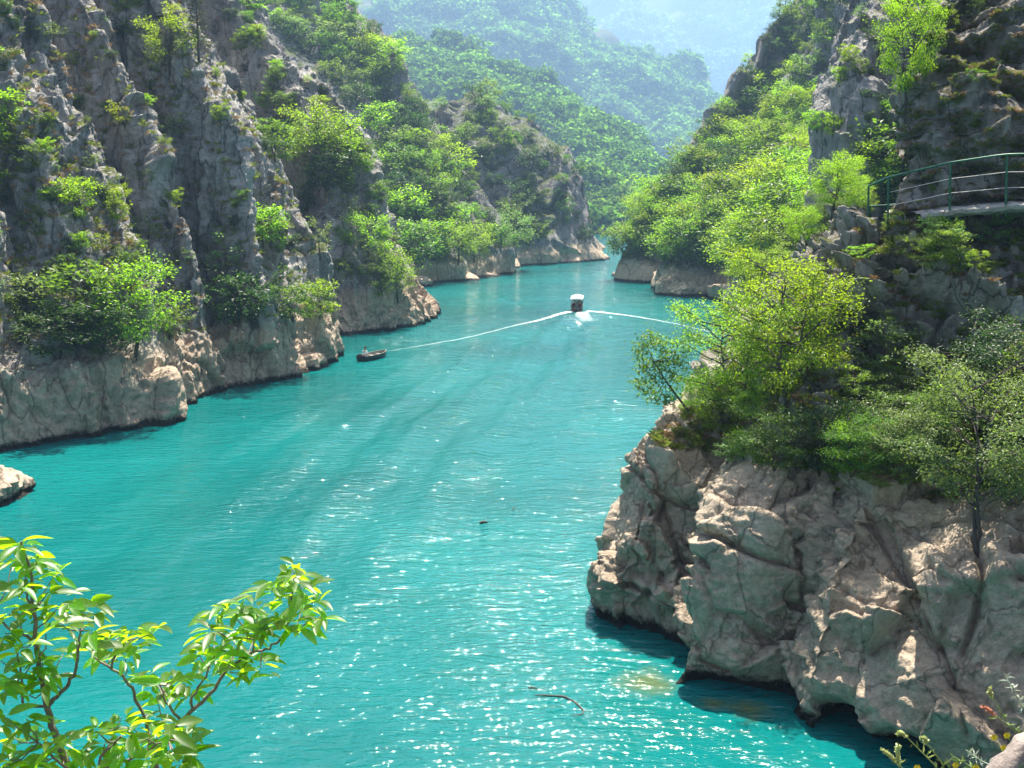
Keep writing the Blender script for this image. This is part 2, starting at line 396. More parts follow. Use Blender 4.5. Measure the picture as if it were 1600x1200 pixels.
TERR = []
def cliff(name, stations, spacing, disp, mat, label, cat=None, smooth=False, smooth_it=2, flip=False):
    L_ = [np.sum(np.linalg.norm(np.diff(s, axis=0), axis=1)) for s in stations]
    nv = int(max(L_) / spacing) + 2
    S = np.stack([resample(s, nv) for s in stations])
    gaps = np.linalg.norm(np.diff(S, axis=0), axis=2); gm = np.percentile(gaps, 60, axis=1)
    rows = []
    for i in range(len(S) - 1):
        k = max(2, int(gm[i] / spacing)); t = np.arange(k) / k
        rows.append(S[i][None] * (1 - t)[:, None, None] + S[i + 1][None] * t[:, None, None])
    rows.append(S[-1][None]); G = np.concatenate(rows)
    G = smooth_grid(G, smooth_it)
    nu = G.shape[0]
    du = np.gradient(G, axis=0); dv = np.gradient(G, axis=1); n = np.cross(du, dv); n /= np.linalg.norm(n, axis=2)[..., None] + 1e-9
    ns_ = smooth_grid(n.copy(), 6); ns_ /= np.linalg.norm(ns_, axis=2)[..., None] + 1e-9
    # outward = towards the open lake, i.e. the side facing the camera for most of the face
    tocam = CAM - G; sgn = np.sign(np.median(np.sum(tocam * ns_, axis=2)))
    if flip: sgn = -sgn
    ns_ = ns_ * sgn
    p = G.reshape(-1, 3); d = disp(p)
    g = d.reshape(G.shape[:2]); g = .25 * g + .75 * smooth_grid(g[..., None].copy(), 1)[..., 0]; d = g.reshape(-1)
    V = p + ns_.reshape(-1, 3) * d[:, None]
    Fq = grid_faces(nu, nv)
    if sgn < 0: Fq = Fq[:, ::-1]
    me = mesh_from(name, V, Fq, mat, smooth)
    o = link(name, me); tag(o, label, cat, kind='structure')
    TERR.append(o); return o

# ------------------------------------------------------------------ the large structure
# riverbed sheet out to the far end of the valley
bed = MB(); bed.add([[-5000, -60, -4], [5000, -60, -4], [5000, 4900, -4], [-5000, 4900, -4]], [[0, 1, 2, 3]])
tag(link('riverbed', bed.mesh('riverbed', plain('silt', (.12, .12, .08), .9))), 'silty bed of the lake under the turquoise water', None, kind='structure')

# left cliff wall: ribs running down to the lake, gullies between them
A = [
 profile((-900, 1000), [(-940, 850, 0), (-1000, 600, 3), (-1100, 200, 8), (-1250, -200, 14)]),
 profile((-420, 830), [(-440, 740, 0), (-460, 640, .8), (-490, 560, 3), (-540, 300, 6), (-600, 0, 10), (-680, -200, 14)]),
 profile((-180, 742), [(-185, 680, 0), (-190, 600, .5), (-200, 540, 3), (-235, 400, 4.5), (-270, 220, 7), (-310, 50, 9), (-360, -160, 14)]),
 profile((0, 709), [(0, 640, .2), (0, 575, .6), (-8, 540, 3), (-20, 450, 4), (-40, 300, 6), (-70, 150, 8), (-110, 0, 11), (-160, -150, 15)]),
 profile((60, 697), [(55, 620, .3), (50, 572, 1), (40, 545, 4.5), (20, 450, 6), (-5, 300, 8), (-35, 150, 10), (-80, 0, 13), (-140, -150, 17)]),
 profile((150, 681), [(150, 610, .1), (145, 560, .5), (138, 530, 2.5), (125, 440, 3.5), (108, 370, 4.6), (80, 300, 5.9), (45, 200, 7.6), (5, 90, 9.5), (-30, 0, 11), (-85, -150, 14)]),
 profile((200, 672), [(200, 605, .2), (195, 556, .9), (185, 525, 3.2), (175, 442, 4.6), (160, 375, 5.6), (135, 300, 7), (98, 200, 8.6), (48, 90, 10.6), (8, 0, 12.2), (-55, -150, 15)]),
 profile((262, 657), [(256, 610, .2), (238, 560, .8), (230, 520, 2.3), (223, 442, 3.4), (211, 405, 4), (181, 315, 5.2), (147, 225, 6.4), (125, 180, 7), (87, 94, 8.5), (53, 30, 9.8), (30, -30, 11), (-10, -150, 13.5)]),
 profile((284, 634), [(275, 600, .4), (262, 550, 2), (222, 500, 5), (200, 442, 6.5), (185, 405, 7.5), (155, 315, 9), (118, 225, 10.5), (92, 180, 11), (55, 94, 12.5), (22, 30, 14), (-2, -30, 15), (-38, -150, 17)]),
 profile((342, 617), [(336, 580, .1), (326, 528, .5), (322, 500, 1), (320, 442, 1.8), (301, 390, 2.5), (271, 300, 4), (245, 225, 5), (211, 158, 6.2), (173, 75, 7.6), (128, 0, 9), (100, -60, 10), (60, -150, 12)]),
 profile((368, 610), [(360, 575, .6), (348, 525, 2.5), (312, 480, 5), (296, 442, 6.5), (276, 390, 7.5), (246, 300, 9), (220, 225, 10.), (184, 158, 11), (146, 75, 12.5), (104, 0, 14), (74, -60, 15), (34, -150, 17)]),
 profile((432, 598), [(429, 560, .1), (425, 515, .4), (415, 480, 1), (405, 420, 1.5), (395, 340, 2.5), (387, 262, 3.5), (379, 210, 4.3), (356, 180, 5), (312, 124, 6.5), (290, 56, 7.6), (262, 0, 9), (240, -60, 10), (200, -150, 12)]),
 profile((462, 588), [(455, 550, .6), (444, 510, 1.8), (408, 470, 4), (386, 420, 5), (376, 340, 6), (366, 262, 7), (355, 210, 8), (332, 180, 9), (288, 124, 10), (265, 56, 11.5), (238, 0, 13), (213, -60, 14), (173, -150, 16)]),
 profile((536, 560), [(531, 525, .2), (517, 498, .6), (512, 470, 1), (502, 424, 1.5), (488, 375, 2), (458, 326, 3), (432, 259, 4.2), (396, 195, 5.5), (358, 130, 7), (328, 80, 8), (300, 0, 10), (280, -60, 11), (240, -150, 13)]),
 profile((530, 547), [(518, 510, 3), (503, 480, 5), (492, 450, 7), (480, 400, 9), (465, 350, 11), (438, 290, 13), (408, 220, 14), (370, 160, 15), (336, 110, 16), (306, 60, 17), (280, 0, 19), (230, -150, 22)]),
 profile((440, 541), [(430, 500, 6), (405, 430, 12), (370, 340, 17), (320, 220, 22), (260, 100, 26), (180, -100, 32)]),
]
cliff('left_cliff', A, .15, disp_left, M['cliff'], 'ribbed grey limestone cliff on the left with a pale washed foot', smooth_it=2)

B = [
 profile((440, 532), [(430, 490, 6), (405, 430, 12), (370, 340, 17), (320, 220, 22), (280, 100, 26), (220, -100, 32)]),
 profile((512, 525), [(498, 480, 3), (478, 420, 6), (448, 340, 9), (412, 260, 12), (376, 180, 15), (336, 90, 17), (296, 0, 21), (250, -150, 26)]),
 profile((560, 522), [(561, 490, .3), (556, 455, .8), (547, 400, 3), (537, 350, 4), (520, 300, 6), (495, 240, 8), (468, 180, 10), (436, 130, 12), (398, 70, 14), (352, 0, 17), (310, -120, 21)]),
 profile((600, 518), [(601, 490, .3), (592, 455, .8), (582, 410, 2.6), (575, 350, 4), (562, 300, 6.5), (540, 240, 8.5), (508, 180, 10.5), (464, 130, 12), (418, 70, 14), (368, 0, 17), (320, -120, 21)]),
 profile((650, 510), [(642, 488, .2), (628, 458, .6), (612, 420, 2), (607, 380, 3), (605, 345, 3.8), (601, 300, 4.8), (594, 265, 5.6), (577, 222, 6.6), (545, 195, 7.6), (523, 163, 9), (500, 131, 10.5), (464, 105, 12), (440, 98, 13), (420, 56, 14), (408, 20, 15), (367, 0, 16.5), (330, -60, 18), (300, -140, 20)]),
 profile((668, 503), [(656, 480, .3), (641, 458, 1.2), (622, 430, 4), (606, 390, 6), (598, 345, 8), (592, 300, 9), (582, 265, 10), (562, 222, 11), (532, 195, 12.5), (508, 163, 14), (484, 131, 15), (448, 108, 17), (424, 100, 18), (400, 60, 19), (386, 24, 20), (350, 0, 21), (280, -140, 25)]),
 profile((681, 487), [(669, 470, .5), (654, 455, 2), (632, 430, 5), (606, 380, 9), (590, 300, 13), (570, 240, 16), (500, 150, 20), (410, 70, 24), (330, -20, 28), (270, -140, 31)]),
 profile((640, 472), [(625, 445, 6), (595, 400, 12), (560, 300, 18), (500, 200, 24), (420, 100, 28), (340, 0, 32), (260, -140, 36)]),
 profile((520, 465), [(500, 430, 9), (450, 350, 20), (400, 200, 30), (330, 80, 36), (250, -60, 42)]),
]
cliff('rock_spur', B, .19, disp_left, M['cliff'], 'dark pointed rock spur with a pale foot reaching into the water')

Cc = [
 profile((520, 455), [(510, 420, 4), (490, 370, 9), (470, 300, 18), (440, 200, 32), (400, 100, 46), (360, 0, 60), (320, -100, 75)]),
 profile((610, 448), [(606, 420, 2), (598, 380, 7), (585, 320, 15), (560, 240, 27), (515, 150, 42), (465, 60, 55), (400, -60, 72)]),
 profile((670, 442), [(670, 415, .5), (661, 390, 5), (656, 340, 12), (650, 290, 20), (636, 230, 30), (596, 150, 42), (556, 80, 52), (520, 10, 62), (470, -80, 74)]),
 profile((720, 440), [(718, 413, .5), (708, 392, 4), (694, 350, 11), (682, 300, 18), (665, 240, 27), (632, 170, 37), (606, 110, 45), (576, 50, 54), (536, 10, 61), (480, -70, 73)]),
 profile((757, 436), [(749, 412, .5), (741, 395, 4), (726, 360, 9), (702, 310, 16), (682, 260, 24), (664, 205, 32), (655, 162, 38), (642, 124, 42), (629, 105, 44), (611, 67, 49), (588, 50, 52), (576, 34, 55), (550, 12, 60), (525, 0, 64), (490, -60, 72)]),
 profile((775, 431), [(771, 408, 2), (757, 380, 7), (738, 330, 13), (716, 290, 20), (700, 250, 26), (680, 210, 34), (652, 165, 42), (638, 130, 48), (620, 105, 52), (596, 70, 58), (560, 30, 66), (500, -30, 78)]),
 profile((797, 428), [(790, 403, .5), (779, 375, 4), (766, 340, 8), (750, 307, 12), (731, 283, 16), (712, 262, 20), (692, 232, 27), (664, 190, 37), (640, 150, 45), (618, 115, 54), (590, 75, 60), (540, 30, 70), (470, -60, 84)]),
 profile((800, 419), [(794, 400, 5), (780, 370, 13), (760, 330, 22), (735, 290, 32), (710, 250, 40), (686, 215, 48), (664, 186, 56), (630, 160, 66), (580, 110, 78), (500, 10, 95)]),
 profile((760, 412), [(750, 390, 12), (730, 340, 25), (700, 270, 40), (670, 220, 52), (640, 180, 65), (600, 140, 80), (480, 20, 110)]),
]
cliff('wooded_ridge', Cc, .5, disp_mid, M['mid'], 'steep wooded ridge with a dark crag crest beyond the rock spur')

E = [
 profile((780, 421), [(775, 402, 5), (765, 360, 12), (745, 310, 20), (715, 260, 28), (690, 215, 36), (665, 185, 44), (645, 175, 52)]),
 profile((805, 418), [(803, 401, .5), (794, 360, 6), (778, 310, 12), (752, 260, 18), (724, 215, 24), (703, 185, 30), (688, 168, 36), (672, 164, 44)]),
 profile((860, 414), [(860, 398, .5), (856, 360, 3), (846, 300, 8), (831, 250, 13), (806, 210, 18), (781, 185, 22), (757, 160, 26), (740, 146, 30), (724, 152, 36)]),
 profile((905, 411), [(904, 395, .5), (898, 365, 2.5), (885, 310, 6.5), (870, 260, 10), (850, 225, 14), (820, 195, 19), (790, 172, 23), (763, 153, 27), (744, 144, 30), (727, 151, 36)]),
 profile((946, 407), [(940, 393, .5), (932, 378, 2), (926, 350, 4), (913, 305, 6), (904, 272, 8), (889, 230, 11), (861, 218, 14), (841, 195, 17), (817, 173, 20), (791, 165, 23), (766, 150, 27), (746, 143, 30), (730, 150, 36)]),
 profile((953, 404), [(946, 391, 1), (934, 370, 5), (923, 340, 9), (908, 300, 12), (895, 268, 14), (876, 235, 18), (846, 222, 22), (822, 200, 26), (796, 180, 30), (765, 160, 34), (735, 155, 40)]),
 profile((935, 400), [(925, 385, 8), (905, 340, 20), (880, 290, 28), (840, 240, 38), (780, 190, 48), (720, 165, 56)]),
 profile((850, 396), [(840, 370, 20), (810, 310, 40), (770, 240, 60), (700, 190, 80)]),
]
cliff('far_headland', E, .55, disp_mid, M['mid'], 'grey pyramid shaped headland with a pale waterline at the bend of the lake')

# right bank behind the near rock
G_ = [
 profile((1480, 760), [(1500, 600, 2), (1520, 500, 5), (1540, 400, 8), (1560, 250, 11), (1600, 0, 16), (1640, -150, 20)]),
 profile((1290, 650), [(1310, 560, 2), (1335, 480, 4), (1370, 400, 7), (1400, 330, 9), (1430, 250, 11), (1450, 150, 14), (1480, 0, 17), (1520, -140, 21)]),
 profile((1190, 565), [(1210, 510, 1), (1240, 440, 4), (1285, 375, 7), (1320, 325, 9), (1355, 275, 12), (1390, 180, 15), (1420, 80, 18), (1460, -100, 22)]),
 profile((1165, 505), [(1175, 470, 1), (1200, 420, 4), (1245, 355, 8), (1280, 300, 11), (1315, 240, 15), (1345, 150, 20), (1375, 50, 25), (1410, -100, 31)]),
 profile((1112, 461), [(1124, 432, .6), (1150, 395, 4), (1196, 335, 9), (1230, 285, 14), (1255, 235, 19), (1285, 160, 25), (1312, 70, 32), (1350, -100, 42)]),
 profile((1040, 459), [(1048, 428, .6), (1080, 395, 4), (1125, 340, 9), (1168, 285, 15), (1200, 240, 20), (1230, 190, 25), (1262, 120, 31), (1290, 40, 38), (1320, -80, 46)]),
 profile((1032, 442), [(1042, 415, 2), (1076, 370, 8), (1112, 325, 14), (1146, 270, 21), (1176, 220, 26), (1206, 170, 30), (1238, 105, 36), (1268, 30, 42), (1300, -80, 50)]),
 profile((990, 440), [(992, 412, .6), (1018, 372, 4), (1056, 325, 9), (1096, 270, 15), (1122, 225, 20), (1146, 185, 24), (1176, 140, 29), (1206, 80, 34), (1240, 10, 40), (1276, -80, 48)]),
 profile((968, 437), [(974, 407, .6), (1000, 372, 4), (1038, 320, 9), (1079, 262, 14), (1094, 212, 18), (1118, 184, 20), (1140, 140, 22), (1161, 112, 24), (1178, 108, 25), (1200, 56, 30), (1222, 34, 33), (1246, 0, 36), (1285, -80, 45)]),
 profile((974, 428), [(985, 402, 4), (1012, 365, 9), (1052, 315, 15), (1090, 258, 22), (1110, 212, 27), (1132, 180, 30), (1156, 140, 34), (1176, 116, 37), (1196, 105, 39), (1216, 62, 45), (1250, 20, 50), (1300, -60, 60)]),
 profile((1040, 418), [(1060, 390, 10), (1100, 330, 22), (1140, 260, 34), (1180, 200, 44), (1230, 130, 56), (1290, 20, 70), (1340, -60, 80)]),
 profile((1140, 405), [(1170, 360, 20), (1210, 290, 40), (1260, 200, 60), (1320, 80, 80), (1380, -40, 100)]),
]
cliff('right_hillside', G_, .42, disp_mid, M['mid'], 'wooded right bank climbing to a dark rocky crest above the lake')

# rock tower on the right slope
def tower(*a): return np.array([P(*q) for q in a])
T = [
 tower((1330, 330, 92), (1335, 250, 93), (1345, 150, 94), (1370, 20, 95), (1400, -120, 97)),
 tower((1282, 320, 78), (1285, 250, 79), (1298, 170, 80), (1314, 120, 81), (1330, 60, 82), (1350, 0, 84), (1380, -120, 88)),
 tower((1258, 320, 70), (1263, 250, 70.5), (1276, 175, 71.5), (1286, 140, 72), (1303, 110, 72.6), (1313, 60, 73.5), (1330, 40, 74.5), (1345, 0, 76), (1365, -120, 80)),
 tower((1300, 340, 67), (1304, 260, 67.6), (1316, 180, 68.4), (1326, 130, 69.5), (1338, 80, 71), (1352, 40, 73), (1368, 0, 75), (1390, -120, 79)),
 tower((1350, 340, 66), (1352, 260, 66.6), (1360, 180, 67.6), (1368, 120, 69), (1376, 60, 71.5), (1388, 0, 74), (1410, -120, 78)),
 tower((1400, 340, 68), (1402, 250, 69), (1408, 150, 71), (1415, 50, 74), (1440, -120, 79)),
 tower((1440, 330, 74), (1445, 250, 76), (1450, 100, 80), (1470, -120, 86)),
]
cliff('rock_tower', T, .17, disp_left, M['cliff'], 'steep grey rock tower rising out of the green slope on the right')

# near right rock with the pale blocky foot
Rr = [
 profile((1190, 620), [(1200, 570, 2), (1215, 520, 5), (1250, 460, 8), (1310, 390, 10), (1370, 330, 11)]),
 profile((1110, 655), [(1120, 600, 1), (1140, 550, 3), (1180, 500, 5), (1250, 420, 7), (1320, 365, 8), (1360, 335, 9)]),
 profile((1000, 770), [(1008, 735, 0), (1026, 695, .5), (1064, 650, 1), (1120, 590, 2.5), (1200, 500, 4), (1270, 425, 5), (1345, 345, 3)]),
 profile((915, 955), [(932, 905, .6), (962, 850, 1.4), (968, 805, 2), (990, 760, 2.6), (996, 722, 3), (1020, 682, 3.8), (1056, 648, 4.8), (1125, 590, 6), (1205, 500, 6.6), (1262, 430, 5.8), (1330, 358, 4)]),
 profile((908, 967), [(925, 905, .2), (957, 850, .5), (962, 805, .9), (985, 760, 1.2), (990, 725, 1.6), (1012, 682, 2.2), (1050, 652, 3.2), (1120, 595, 4.6), (1200, 505, 5), (1260, 436, 4.6), (1300, 385, 4), (1345, 354, 3.2)]),
 profile((940, 992), [(958, 920, .2), (985, 850, .4), (1010, 765, .9), (1040, 705, 1.6), (1095, 655, 2.8), (1150, 600, 3.6), (1215, 520, 4.2), (1265, 446, 4.2), (1310, 380, 4), (1355, 350, 3.6)]),
 profile((1028, 1020), [(1058, 960, .9), (1083, 860, 1.4), (1103, 765, 2), (1130, 705, 2.7), (1170, 650, 3.4), (1220, 580, 4.1), (1275, 470, 4.6), (1318, 390, 4.8), (1362, 348, 4.6)]),
 profile((1041, 1073), [(1068, 1010, .2), (1098, 900, .8), (1128, 800, 1.5), (1150, 725, 2.5), (1200, 650, 3.6), (1262, 560, 4.9), (1305, 450, 5.6), (1340, 380, 6.1), (1372, 346, 6.3)]),
 profile((1140, 1093), [(1155, 1000, .4), (1180, 880, 1), (1210, 780, 1.7), (1240, 720, 2.6), (1285, 640, 3.9), (1320, 540, 5.2), (1348, 430, 6.2), (1388, 344, 6.9)]),
 profile((1222, 1100), [(1240, 1010, 1), (1266, 880, 1.8), (1290, 780, 2.6), (1312, 730, 3.3), (1350, 650, 4.6), (1378, 540, 5.8), (1396, 430, 6.7), (1412, 342, 7.2)]),
 profile((1246, 1142), [(1262, 1020, .3), (1300, 880, 1.2), (1340, 780, 2.2), (1370, 730, 3.2), (1410, 640, 4.9), (1440, 540, 6.4), (1455, 430, 7.6), (1460, 336, 8.3)]),
 profile((1340, 1178), [(1360, 1050, .4), (1400, 900, 1.3), (1440, 790, 2.5), (1470, 730, 4), (1500, 640, 5.6), (1515, 540, 7.1), (1515, 440, 8.3), (1512, 375, 9.7), (1512, 328, 10.4)]),
 profile((1470, 1220), [(1480, 1080, .4), (1520, 900, 1.5), (1560, 790, 3), (1590, 700, 4.7), (1600, 600, 6.6), (1602, 500, 8.1), (1600, 420, 9.2), (1598, 370, 10.4), (1598, 322, 11)]),
 profile((1620, 1265), [(1640, 1080, .6), (1680, 900, 1.8), (1720, 780, 3.2), (1740, 650, 6), (1745, 500, 9), (1745, 400, 10.3), (1745, 360, 11.2), (1745, 320, 11.6)]),
 profile((1850, 1330), [(1870, 1080, .6), (1900, 900, 1.8), (1930, 780, 3.2), (1950, 650, 6.5), (1950, 500, 10), (1950, 400, 11.5), (1950, 360, 12), (1950, 320, 12.4)]),
]
cliff('near_right_rock', Rr, .045, disp_near, M['near'], 'blocky cracked rock face in the lower right, pale below and grassy above', smooth_it=1, smooth=True)

# upper right cliff beside the path
U = [
 tower((1500, 520, 44.2), (1500, 345, 44.2), (1500, 250, 44.2), (1505, 100, 45.2), (1540, -100, 47.2)),
 tower((1446, 520, 36.2), (1446, 345, 36.2), (1436, 262, 36.2), (1420, 200, 36.2), (1436, 152, 36.6), (1462, 100, 37.2), (1470, 50, 37.6), (1500, 0, 38.2), (1510, -30, 39.2)),
 tower((1430, 520, 32.8), (1430, 345, 32.8), (1420, 262, 32.8), (1401, 228, 32.8), (1401, 178, 32.9), (1416, 154, 33.1), (1447, 100, 33.5), (1451, 50, 34.0), (1480, 0, 34.6), (1492, -30, 35.2)),
 tower((1482, 520, 31.8), (1482, 340, 31.8), (1478, 270, 31.9), (1470, 210, 31.9), (1478, 165, 32.1), (1492, 120, 32.8), (1512, 70, 33.6), (1540, 0, 34.6), (1550, -30, 35.7)),
 tower((1545, 520, 31.2), (1545, 335, 31.2), (1545, 270, 31.3), (1545, 200, 31.4), (1550, 150, 31.8), (1562, 100, 32.6), (1580, 50, 33.4), (1600, -20, 34.6), (1604, -34, 35.7)),
 tower((1640, 520, 30.5), (1640, 335, 30.5), (1640, 260, 30.6), (1640, 200, 30.8), (1645, 140, 31.4), (1655, 80, 32.2), (1670, 0, 33.4), (1685, -34, 34.7)),
 tower((1850, 520, 29.2), (1850, 335, 29.2), (1850, 200, 29.5), (1850, 100, 30.6), (1870, -20, 32.2), (1880, -40, 34.2)),
]
cliff('upper_right_cliff', U, .06, disp_upper, M['upper'], 'rough grey and mossy cliff above the green railing', smooth=True)

# small shore rocks
def boulder(name, px, py, sx, sy, sz, seed, mat, sub=5, n=64):
    c = W(px, py)
    u = np.linspace(0, 2 * math.pi, n, endpoint=False); v = np.linspace(-math.pi / 2, math.pi / 2, n // 2)
    uu, vv = np.meshgrid(u, v, indexing='ij')
    p = np.stack([np.cos(uu) * np.cos(vv), np.sin(uu) * np.cos(vv), np.sin(vv)], -1).reshape(-1, 3)
    d = 1 + .3 * noise(p * 1.3 + seed, 3) + .12 * ridged(p * 2.4 + seed, 3, 5)
    f1, f2, idn = worley(p * 2.2 + seed, 7); d += .22 * (idn - .5)
    V = p * d[:, None] * np.array([sx, sy, sz]) + np.array([c[0], c[1], 0])
    i = np.arange(n * (n // 2)).reshape(n, n // 2); i = np.vstack([i, i[:1]])
    Fq = np.stack([i[:-1, :-1], i[1:, :-1], i[1:, 1:], i[:-1, 1:]], -1).reshape(-1, 4)
    o = link(name, mesh_from(name, V, Fq, mat)); return o
o = boulder('shore_rock', -28, 775, 2.2, 1.8, 1.15, 3, M['near']); tag(o, 'sunlit tan rock at the left edge of the picture, low in the water', 'rock')
o = boulder('shore_rock', 655, 447, 1.9, 1.5, 1.3, 5, M['mid']); tag(o, 'small pale rock at the waterline just beyond the rock spur', 'rock')
o = boulder('shore_rock', 1048, 460, 2.0, 1.6, 2.2, 11, M['mid']); tag(o, 'pinkish boulder at the foot of the right bank', 'rock')
o = boulder('shore_rock', 1075, 462, 2.6, 1.6, 1.7, 13, M['mid']); tag(o, 'flat slanting boulder beside the pinkish one at the foot of the right bank', 'rock')

# far hills
def hill(name, prof, spacing_u, nv, disp, mat, label, Dbase, back, xoff=0):
    st = []
    for (px, py, D) in prof:
        top = P(px, py, D); base = P(px + xoff, 418, Dbase); base[2] = -2
        t = np.linspace(0, 1, nv)[:, None]
        s = base * (1 - t) + top * t; s[:, 2] += np.sin(t[:, 0] * math.pi) * (-.06) * (top[2])
        bk = top + np.array([0, back, -top[2] - 5]); tb = np.linspace(0, 1, nv // 4)[1:, None]
        st.append(np.vstack([s, top * (1 - tb) + bk * tb]))
    S = np.stack(st); rows = []
    for i in range(len(S) - 1):
        k = max(2, int(np.linalg.norm(S[i + 1][nv - 1] - S[i][nv - 1]) / spacing_u)); t = np.arange(k) / k
        rows.append(S[i][None] * (1 - t)[:, None, None] + S[i + 1][None] * t[:, None, None])
    rows.append(S[-1][None]); G = smooth_grid(np.concatenate(rows), 3)
    n = np.cross(np.gradient(G, axis=0), np.gradient(G, axis=1)); n /= np.linalg.norm(n, axis=2)[..., None] + 1e-9
    n *= np.sign(np.median(n[..., 2]))
    V = G.reshape(-1, 3) + n.reshape(-1, 3) * disp(G.reshape(-1, 3))[:, None]
    o = link(name, mesh_from(name, V, grid_faces(*G.shape[:2]), mat, True)); tag(o, label, None, kind='structure'); TERR.append(o); return o
hill('near_wooded_hill', [(300, -100, 910), (450, -60, 875), (587, 41, 840), (650, 57, 822), (726, 71, 796), (775, 101, 770), (850, 139, 735), (925, 182, 700), (1000, 236, 656), (1050, 300, 612), (1100, 380, 577), (1200, 430, 560)],
     6, 110, lambda p: 15 * ridged(p / 110, 4, 105) + 5 * fbm(p / 24, 4, 106) - 9, M['hill'], 'hazy green hillside falling from the upper left behind the headland', 330, 400)
hill('middle_wooded_hill', [(380, -110, 1665), (600, -110, 1628), (760, -70, 1591), (885, -2, 1554), (940, 28, 1517), (1000, 70, 1480), (1060, 100, 1443), (1100, 128, 1415), (1127, 160, 1396), (1160, 220, 1369), (1230, 320, 1295), (1320, 410, 1221)],
     11, 120, lambda p: 34 * ridged(p / 230, 4, 115) + 10 * fbm(p / 50, 4, 116) - 18, M['hill'], 'paler blue green wooded hill behind the first hillside', 950, 700)
hill('far_mountain', [(-600, -60, 3360), (0, -90, 3360), (400, -90, 3360), (800, -110, 3360), (1100, -110, 3360), (1400, -70, 3360), (1800, -60, 3360), (2400, -50, 3360)],
     34, 110, lambda p: 90 * ridged(p * np.array([1, 1, .5]) / 420, 5, 125) + 18 * fbm(p / 80, 4, 126) - 40, M['hill'], 'far mountain side almost lost in blue haze', 2200, 1000)

# ------------------------------------------------------------------ ray casting onto the terrain
dg = bpy.context.evaluated_depsgraph_get()
for v in [sc.view_layers[0]]: v.update()
dg.update()
WATER_T = None
def hit(px, py, only=None):
    d = ray(px, py); d = d / np.linalg.norm(d)
    r = sc.ray_cast(dg, Vector(CAM), Vector(d), distance=9000)
    if not r[0] or r[1].z < .2: return None
    if only and r[4].name.split('.')[0] not in only: return None
    return r[1], r[2], r[4].name

# ------------------------------------------------------------------ plants
def unit(v): return v / (np.linalg.norm(v, axis=-1, keepdims=True) + 1e-9)
def leaf_cards(pos, dr, nm, size, rs, wid=.5, fold=.25):
    """kite shaped leaves, two triangles each, a little folded"""
    n = len(pos); side = unit(np.cross(dr, nm)); s = size[:, None]
    a = pos; b = pos + dr * s * .45 + side * s * wid * .5 + nm * s * fold * .3
    c = pos + dr * s - nm * s * fold * .25; d = pos + dr * s * .45 - side * s * wid * .5 + nm * s * fold * .3
    V = np.stack([a, b, c, d], 1).reshape(-1, 3); i = np.arange(n)[:, None] * 4
    return V, np.concatenate([i + np.array([[0, 1, 2]]), i + np.array([[0, 2, 3]])])
def plant_arrays(seed, n_leaf, lsize, stems=1, rad=.42, lo=.3, layers=True, tw=.02, lean=.0, cl=.085, nb=11, up=.35):
    rs = np.random.default_rng(seed); mb = MB(); tips = []
    for s in range(stems):
        az = rs.uniform(0, 6.28); spread = (rs.uniform(.12, .34) if stems > 1 else lean) 
        k = 9; t = np.linspace(0, 1, k); wob = np.cumsum(rs.normal(0, .018, (k, 2)), axis=0)
        hh = rs.uniform(.72, 1.0) if stems > 1 else .93
        px = np.cos(az) * spread * t ** 1.2 + wob[:, 0]; py = np.sin(az) * spread * t ** 1.2 + wob[:, 1]
        path = np.stack([px, py, t * hh], 1); path -= path[0]; r = tw * (1 - t * .85) / (stems ** .4); mb.tube(path, r, 6)
        for j in range(nb):
            tb = lo + (1 - lo) * (j + rs.uniform(0, .8)) / nb; tb = min(tb, .97)
            o = np.array([np.interp(tb, t, path[:, q]) for q in range(3)])
            a = j * 2.4 + rs.uniform(-.5, .5) + s; prof = math.sin(math.pi * min(1, (tb - lo * .6) / (1.08 - lo * .6))) ** .6
            ln = rad * (.45 + .75 * prof) * rs.uniform(.65, 1.15) / (1.25 if stems > 1 else 1)
            dz = rs.uniform(up - .25, up + .3)
            tt = np.linspace(0, 1, 6)
            bp = o + np.outer(tt, [math.cos(a) * ln, math.sin(a) * ln, dz * ln]) + np.cumsum(rs.normal(0, .012, (6, 3)), axis=0) + np.outer(tt ** 2, [0, 0, .10 * ln])
            rb = tw * .42 * (1 - .8 * tt) / (stems ** .3); mb.tube(bp, rb, 4, cap=False)
            for q in range(5):
                u = rs.uniform(.3, 1); b0 = np.array([np.interp(u, tt, bp[:, w_]) for w_ in range(3)])
                aa = a + rs.uniform(-1.2, 1.2); l2 = ln * rs.uniform(.2, .5)
                b1 = b0 + np.array([math.cos(aa) * l2, math.sin(aa) * l2, rs.uniform(-.1, .5) * l2])
                mb.tube([b0, (b0 + b1) / 2 + rs.normal(0, .01, 3), b1], [tw * .14, tw * .1, tw * .05], 3, cap=False)
                tips.append(b1); tips.append((b0 + b1) / 2)
            tips.append(bp[-1])
        tips.append(path[-1])
    tips = np.array(tips); wgt = rs.uniform(.15, 1, len(tips)) ** 1.5; wgt /= wgt.sum()
    c = rs.choice(len(tips), n_leaf, p=wgt)
    off = rs.normal(0, 1, (n_leaf, 3)) * cl * np.array([1, 1, .5 if layers else .85])
    pos = tips[c] + off; pos[:, 2] = np.maximum(pos[:, 2], .02)
    az = rs.uniform(0, 6.28, n_leaf); el = rs.normal(-.15, .4, n_leaf)
    out = unit(pos - np.array([0, 0, .5])); dr = unit(np.stack([np.cos(az) * np.cos(el), np.sin(az) * np.cos(el), np.sin(el)], 1) + .6 * out)
    nm = unit(rs.normal(0, .55, (n_leaf, 3)) + np.array([0, 0, 1.0]) + .3 * out); nm = unit(nm - dr * np.sum(nm * dr, 1, keepdims=True))
    V, Fl = leaf_cards(pos, dr, nm, lsize * rs.uniform(.6, 1.25, n_leaf), rs)
    return mb, V, Fl
PROTO = {}
